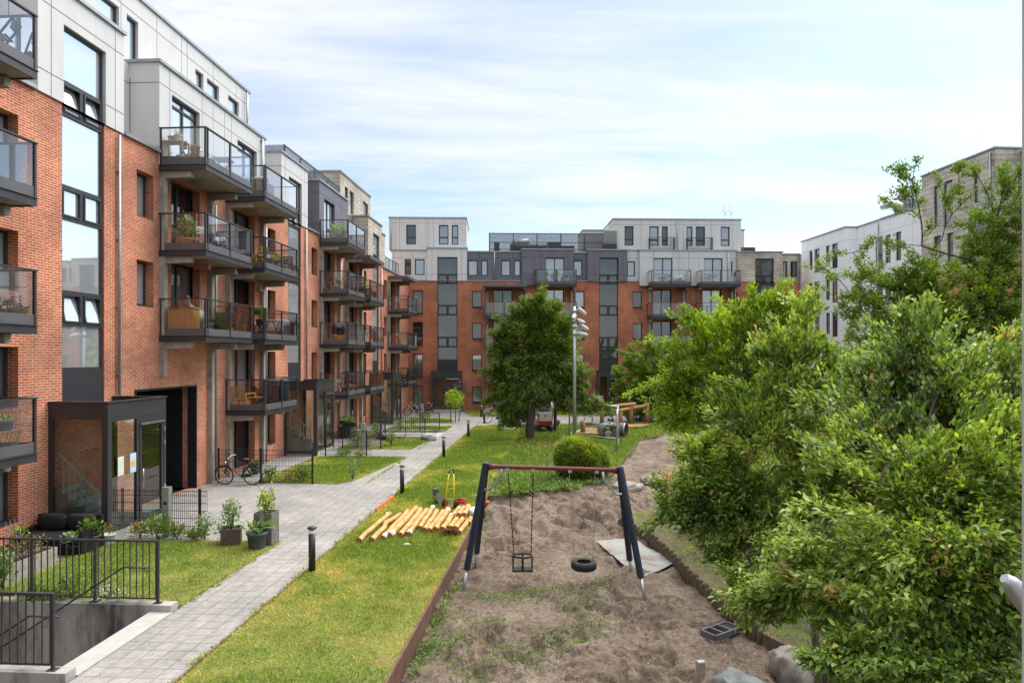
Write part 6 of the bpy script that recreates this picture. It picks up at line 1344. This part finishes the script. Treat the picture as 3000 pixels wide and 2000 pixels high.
for k in range(22): t = 2*PI*k/22; t2 = t+.35; b.beam((.22*math.cos(t), .22*math.sin(t), 0), (.29*math.cos(t2), .29*math.sin(t2), .42), .008); b.beam((.22*math.cos(t), .22*math.sin(t), 0), (.29*math.cos(t-.35), .29*math.sin(t-.35), .42), .008)
b.build('basket', D['whitepaint'], o); b = MB(); b.lathe([(0, .425), (.3, .425), (.3, .445), (0, .445)], 24); b.build('table_top', D['whitepaint'], o)
pot('round grey pot with a yellow green succulent on the wire basket table', LP(B0_+2.98, -1.22, 2.6+dk+.445), .16, .24, 'greypot', LEAF_YEL, .16, 70, .06, flare=.7)
# stack A of the passage house, top
o = thing('plant_shelf', 'small wooden plant shelf with pots on the top balcony by the parapet', 'shelf', LP(A1+.32, -.38, 11.1), rL); b = MB()
for x in (-.2, .2):
    for y in (-.35, .35): b.box(x-.02, x+.02, y-.02, y+.02, 0, .75)
b.build('legs', D['greywood'], o)
for z in (.2, .72): b = MB(); b.box(-.22, .22, -.38, .38, z, z+.03); b.build('shelf', D['greywood'], o)
pot('cream pot with a small plant standing on the wooden plant shelf', LP(A1+.28, -.5, 11.85), .13, .22, 'softwhite', LEAF_WEED, .2, 50, .06); pot('pale blue pot standing on the wooden plant shelf', LP(A1+.35, -.25, 11.85), .13, .2, 'lightfabric')
for k, (d, r, h, m, l) in enumerate(((-.62, .13, .27, 'greypot', 'grey and tan pot on the top balcony floor beside the shelf'), (-.85, .15, .22, 'orangepot', 'stack of ochre pots on the top balcony floor'), (-1.1, .14, .6, 'terracotta', 'tall white over terracotta pots on the top balcony floor'))): pot(l, LP(A1+.22+.02*k, d, 11.1), r, h, m)
foldchair('brown slatted folding chair behind the pots on the top balcony', LP(A1+.85, -.65, 11.1), rL+R(60), 'darkwood')
o = thing('garden_chair', 'round backed grey metal armchair on the top balcony', 'chair', LP(A1+1.28, -1.0, 11.1), rL+R(-20)); b = MB(); b.lathe([(0, .43), (.24, .43), (.24, .45), (0, .45)], 16); b.build('seat', D['galv'], o); b = MB()
arc = [(.27*math.cos(t), .27*math.sin(t), .82-.12*abs(t-PI/2)) for t in np.linspace(-.2, PI+.2, 11)]; b.tube(arc, .016, 6)
for t in np.linspace(.3, PI-.3, 7): b.beam((.24*math.cos(t), .24*math.sin(t), .45), (.27*math.cos(t), .27*math.sin(t), .8-.12*abs(t-PI/2)), .035, .008)
b.build('backrest', D['galv'], o); b = MB()
for t in (.7, 2.4, 3.9, 5.5): b.tube([(.2*math.cos(t), .2*math.sin(t), .43), (.26*math.cos(t), .26*math.sin(t), 0)], .012, 6)
b.build('legs', D['galv'], o)
foldtable('grey folding table on the top balcony above the white chairs', LP(A1+2.25, -1.05, 11.1), rL+R(10), 'galv', .7, .6)
# second from top
pot('round ochre pot with dry grasses beside the white folding chairs', LP(A1+.25, -.78, 8.3), .19, .34, 'orangepot', LEAF_SAGE, .75, 150, .2, pr=.3)
foldchair('white slatted folding chair facing left on the balcony with the dry grasses', LP(A1+.95, -.78, 8.3), rL+R(150), 'whitepaint'); foldchair('white slatted folding chair pushed under the white table', LP(A1+2.15, -1.15, 8.3), rL+R(-20), 'whitepaint'); foldtable('white slatted folding table on the balcony with the white chairs', LP(A1+1.65, -1.1, 8.3), rL, 'whitepaint', .75, .6)
sofa('blue grey outdoor sofa behind the white table', LP(A1+2.75, -.85, 8.3), rL, 'blue', 'blue', 1.1, .65); 
# third: woman reading
o = thing('slat_cabinet', 'honey coloured slatted wooden cabinet at the end of the reading balcony', 'cabinet', LP(A1+.26, -.72, 5.5), rL); b = MB(); b.box(-.2, .2, -.42, .42, .03, .82); b.build('body', D['teak'], o); b = MB()
for k in range(11): y = -.4+.08*k; b.box(-.225, -.203, y-.028, y+.028, .05, .8)
b.box(-.23, .23, -.45, .45, .822, .86); b.build('slats', D['teak'], o)
sofa('dark grey cushioned lounge sofa on the reading balcony', LP(A1+1.95, -.5, 5.5), rL, 'greyfabric', 'greyfabric', 1.7, .8)
armchair('dark brown wooden armchair with slatted back on the reading balcony', LP(A1+2.2, -1.05, 5.5), rL+R(-80), 'darkwood', 'greyfabric'); foldchair('light brown slatted chair folded beside the dark armchair', LP(A1+2.6, -1.12, 5.5), rL+R(-100), 'wood')
o = thing('wooden_crate', 'pale wooden crate of four openings at the end of the reading balcony', 'crate', LP(A1+3.05, -1.3, 5.5), rL+R(15)); b = MB()
for z in (0, .2, .4): b.box(-.22, .22, -.18, .18, z, z+.05)
for x in (-.2, 0, .2): b.box(x-.025, x+.025, -.17, .17, .05, .2); b.box(x-.025, x+.025, -.17, .17, .25, .4)
b.build('frame', D['paleconcrete'] if False else D['log'], o)
# person, one skinned body with hair and blanket
def skinned(name, joints, edges, radii, m, parent, sub=2):
    me = bpy.data.meshes.new(name); me.from_pydata(joints, edges, []); me.materials.append(m); o = link(name, me, parent); md = o.modifiers.new('skin', 'SKIN'); md.use_smooth_shade = True
    for k, r in enumerate(radii): me.skin_vertices[0].data[k].radius = (r, r)
    me.skin_vertices[0].data[0].use_root = True; s_ = o.modifiers.new('sub', 'SUBSURF'); s_.levels = sub; s_.render_levels = sub; return o
o = thing('person', 'woman with long brown hair reading under a pale green blanket on the balcony sofa', 'person', LP(A1+.68, -.66, 5.5+.45), rL)
J = [(0, 0, .08), (-.06, 0, .28), (-.10, 0, .46), (-.11, 0, .56), (-.11, 0, .66), (-.09, 0, .78), (-.08, .17, .47), (-.02, .2, .25), (.2, .08, .3), (.27, .04, .33), (-.08, -.17, .47), (-.02, -.2, .25), (.2, -.08, .3), (.27, -.04, .33), (.05, .1, .08), (.42, .1, .34), (.8, .1, .06), (.92, .1, .05), (.05, -.1, .08), (.42, -.1, .34), (.8, -.1, .06), (.92, -.1, .05), (-.03, 0, .7), (.33, .05, .34), (.33, .02, .335), (.32, -.01, .33), (.32, -.05, .34), (.33, -.02, .35)]
Ed = [(0,1),(1,2),(2,3),(3,4),(4,5),(2,6),(6,7),(7,8),(8,9),(2,10),(10,11),(11,12),(12,13),(0,14),(14,15),(15,16),(16,17),(0,18),(18,19),(19,20),(20,21),(4,22),(9,23),(9,24),(9,25),(13,26),(13,27)]
Rd = [.14,.13,.13,.055,.095,.075,.06,.045,.035,.028,.06,.045,.035,.028,.09,.07,.05,.04,.09,.07,.05,.04,.03,.01,.01,.01,.01,.01]
skinned('body', J, Ed, Rd, D['skin'], o)
b = MB(); b.blob((-.14, 0, .72), (.10, .10, .14), 14, 9, .05); b.blob((-.19, 0, .56), (.07, .12, .2), 12, 8, .08); b.build('hair', D['hair'], o)
skinned('jumper', [(0, 0, .06), (-.06, 0, .28), (-.10, 0, .47), (-.08, .18, .46), (-.02, .21, .25), (.15, .1, .29), (-.08, -.18, .46), (-.02, -.21, .25), (.15, -.1, .29)], [(0,1),(1,2),(2,3),(3,4),(4,5),(2,6),(6,7),(7,8)], [.16,.15,.14,.075,.06,.05,.075,.06,.05], D['beigeknit'], o)
b = MB(); b.blob((.45, 0, .17), (.5, .3, .24), 18, 10, .12, 5); b.build('blanket', D['sage'], o)
b = MB(); b.box(.29, .31, -.1, .1, .3, .46); b.build('book', D['softwhite'], o)
boxplanter('red brown trough hanging under the balcony of the white chairs', LP(A1+1.1, -.9, 7.72), rL+R(90), .5, .2, .2, 'redpot')
# stack B of the passage house
sofa('tan cane sofa on the top balcony of the second stack', LP(B1_+.8, -.84, 11.1), rL+R(90), 'tanrattan', 'lightfabric', 1.3, .65)
foldchair('yellow folding chair with white cushion, nearer of the two', LP(B1_+.62, -1.12, 8.3), rL+R(150), 'yellow', 'softwhite'); foldchair('yellow folding chair farther along the balcony', LP(B1_+2.05, -1.2, 8.3), rL+R(-60), 'yellow', 'softwhite'); foldtable('yellow folding table between the yellow chairs', LP(B1_+1.4, -1.12, 8.3), rL, 'yellow', .6, .6)
sofa('light grey sofa with wooden frame behind the yellow chairs', LP(B1_+2.5, -.8, 8.3), rL, 'wood', 'lightfabric', 1.3, .7); armchair('slatted wooden chair at the end of the balcony with the yellow chairs', LP(B1_+2.9, -1.05, 8.3), rL+R(-95), 'wood')
o = foldtable('small folding plant stand with a leafy pot below the yellow chairs', LP(B1_+.5, -1.1, 5.5), rL, 'blackplastic', .4, .4, .5); pot('black pot of broad leaved plant on the small stand', LP(B1_+.5, -1.15, 6.0), .14, .22, 'blackplastic', LEAF_WEED, .5, 120, .16)
foldtable('dark folding table on the balcony with the white sofa', LP(B1_+1.6, -1.15, 5.5), rL, 'blackplastic', .8, .6); sofa('white cushioned wicker sofa at the far end of the second stack', LP(B1_+2.8, -.84, 5.5), rL+R(-90), 'wicker', 'softwhite', 1.2, .75); 
armchair('honey coloured slatted armchair on the lowest balcony of the second stack', LP(B1_+.42, -.5, 2.7), rL+R(80), 'teak'); foldtable('low honey coloured bench table beside the slatted armchair', LP(B1_+.6, -1.05, 2.7), rL, 'teak', .75, .5, .42, 'coffee_table')
foldchair('dark folding chair behind the low bench table', LP(B1_+1.7, -.7, 2.7), rL+R(40), 'blackplastic'); foldchair('dark folding chair at the far end of the low balcony', LP(B1_+2.0, -1.2, 2.7), rL+R(-70), 'blackplastic')
b = MB(); b.prism([(-.3, -.35), (.3, -.35), (.34, .35), (-.34, .35)], 0, .95); b.box(-.37, .37, -.4, .4, .952, 1.02); tag(b.build('storage_bin', D['blue'], None, LP(B1_+2.75, -1.0, 2.7), rL), 'dark blue storage bin on the lowest balcony of the second stack', 'bin')
o = thing('parasol', 'folded dark parasol standing on the lowest balcony of the second stack', 'parasol', LP(B1_+1.35, -.45, 2.7)); b = MB(); b.tube([(0, 0, 0), (0, 0, 2.3)], .02, 6); b.build('pole', D['darkmetal'], o); b = MB(); b.lathe([(.03, 2.28), (.06, 2.0), (.05, 1.72), (.11, 1.4), (.09, 1.2), (.03, 1.15)][::-1], 10); b.build('canopy', D['greyfabric'], o)
o = thing('hanging_lamp', 'small rattan lamp hanging under the balcony with the yellow chairs', 'lamp', LP(B1_+1.1, -.9, 7.4)); b = MB(); b.lathe([(.15, 0), (.06, .25), (.02, .3)], 12); b.build('lamp_shade', D['tanrattan'], o); b = MB(); b.beam((0, 0, .3), (0, 0, .66), .008); b.build('cord', D['blackplastic'], o)
# stack C and D
boxplanter('white plant box full of green herbs on the slate house top balcony', LP(A2+.5, -.85, 11.1), rL+R(90), .9, .3, .6, 'greywood', LEAF_BRIGHT, .5, 260, .1); foldchair('dark folding chair behind the herb box', LP(A2+.9, -.5, 11.1), rL, 'blackplastic')
foldchair('dark red wooden folding chair leaning on the third floor balcony of the slate house', LP(A2+.28, -.5, 8.3), rL+R(110), 'darkwood'); pot('pale pot with dry shrub on the slate house third floor balcony', LP(A2+.55, -.85, 8.3), .18, .35, 'lightfabric', LEAF_RUST, .6, 140, .1); foldtable('white drying rack at the rail of the slate house third floor', LP(A2+2.1, -1.1, 8.3), rL, 'whitepaint', 1.0, .5, .95, 'drying_rack')
o = thing('covered_barbecue', 'barbecue under a black cover above an orange base on the slate house', 'barbecue', LP(A2+.55, -.9, 5.5)); b = MB(); b.blob((0, 0, .78), (.42, .36, .36), 16, 9, .1, 4, flat=.8); b.build('cover', D['blackfabric'], o); b = MB(); b.lathe([(0, 0), (.2, 0), (.22, .36), (.18, .42), (0, .42)], 14); b.build('gas_bottle', mat('bottle_orange', (.7, .27, .02)), o)
foldtable('white square table on the slate house balcony beside the barbecue', LP(A2+2.3, -1.15, 5.5), rL, 'whitepaint', 1.1, .7, .75, 'balcony_table'); 
foldchair('round wire chair on the lowest slate house balcony', LP(A2+.5, -.8, 2.7), rL+R(120), 'galv'); foldtable('two white tube stools on the lowest slate house balcony', LP(A2+1.75, -1.2, 2.7), rL, 'whitepaint', .7, .35, .45, 'stool')
foldtable('black pot stand on the balcony right of the drying rack', LP(B2_+.3, -1.1, 8.3), rL, 'blackplastic', .4, .4, .6, 'plant_stand'); pot('white pot of grass on the black pot stand', LP(B2_+.3, -1.1, 8.9), .13, .22, 'softwhite', LEAF_BRIGHT, .3, 90, .14); armchair('dark armchair on the balcony with the white grass pot', LP(B2_+1.7, -1.0, 8.3), rL+R(-60), 'darkwood')
foldchair('white folding chair on the balcony below the white grass pot', LP(B2_+.5, -1.0, 5.5), rL+R(120), 'whitepaint'); pot('pink flowers in a pot at the rail beyond the white folding chair', LP(B2_+1.6, -1.3, 5.9), .12, .7, 'softwhite')
# stack E
foldchair('pale wooden deck chair on the corner balcony at the inner angle', LP(A3+.5, -.8, 5.5), rL+R(60), 'log'); bag('heap of green and red toys on the corner balcony with the deck chair', LP(A3+.6, -1.2, 5.5), (.3, .3, .2), D['bikemint'], 'toys'); b = MB(); b.box(-.03, .03, -.3, .3, 0, .8); tag(b.build('white_board', D['whitepaint'], None, LP(A3+2.9, -1.3, 5.65), rL), 'white board leaning on the rail of the corner balcony', 'board')
armchair('black high backed chair on the low corner balcony, left one', LP(A3+.8, -1.0, 2.7), rL+R(-170), 'blackplastic', 'blackfabric'); armchair('black high backed chair on the low corner balcony, right one', LP(A3+1.6, -1.0, 2.7), rL+R(-170), 'blackplastic', 'blackfabric')
# back row balconies
cx_ = [X1(912), X1(1267), X2(609), X2(950)]
def BP(s, d, z): return BF.pt(s, d, z)
for k in range(3): pot(('left leafy plant in a pot on the slate stack top balcony', 'tall middle plant in a pot on the slate stack top balcony', 'pale right planter on the slate stack top balcony')[k], BP(cx_[1]-.9+k*.9, -1.1, 11.1), .2, .4, ('terracotta', 'darkpot', 'softwhite')[k], LEAF_WEED, .9-.3*(k == 2), 160, .14)
o = foldtable('wooden bench on the far balcony left of the dark tree', BP(cx_[0]-1.0, -1.1, 8.3), BF.rz, 'teak', 1.0, .4, .45, 'bench'); foldtable('white folding table on the first glass balcony of the pale block', BP(cx_[2]-.2, -1.0, 11.1), BF.rz, 'whitepaint', .8, .6); bag('grey covered furniture on the first glass balcony of the pale block', BP(cx_[2]+.9, -.9, 11.1), (.5, .4, .4), D['lightfabric'], 'cover')
foldtable('white folding table on the second glass balcony of the pale block', BP(cx_[3]-.6, -1.0, 11.1), BF.rz, 'whitepaint', .8, .6); foldtable('small white cupboard on the lower balcony of the pale block', BP(cx_[2]+.1, -1.2, 8.3), BF.rz, 'whitepaint', .6, .3, .55, 'cupboard'); foldchair('wooden chair on the lower balcony of the pale block', BP(cx_[2]+1.2, -.9, 8.3), BF.rz, 'darkwood')
# small notices on the near porch glass
o = thing('notice', 'blue framed paper notice with an orange box taped to the nearest porch glass', 'notice', LP(SB[1]+.52, -1.61, 1.62), rL); MB().box(-.13, .13, -.008, -.004, 0, .52).build('paper', mat('blue_paper', (.42, .6, .72), .7), o); b = MB(); b.box(-.10, .10, -.011, -.009, .16, .31); b.build('orange_box', mat('orange_print', (.75, .38, .06), .7), o)
b = MB(); b.box(-.12, .12, -.008, -.004, 0, .5); tag(b.build('notice', mat('pale_paper', (.6, .64, .56), .7), None, LP(SB[1]+.0, -1.61, 1.62), rL), 'crumpled pale green paper taped to the nearest porch glass', 'notice')
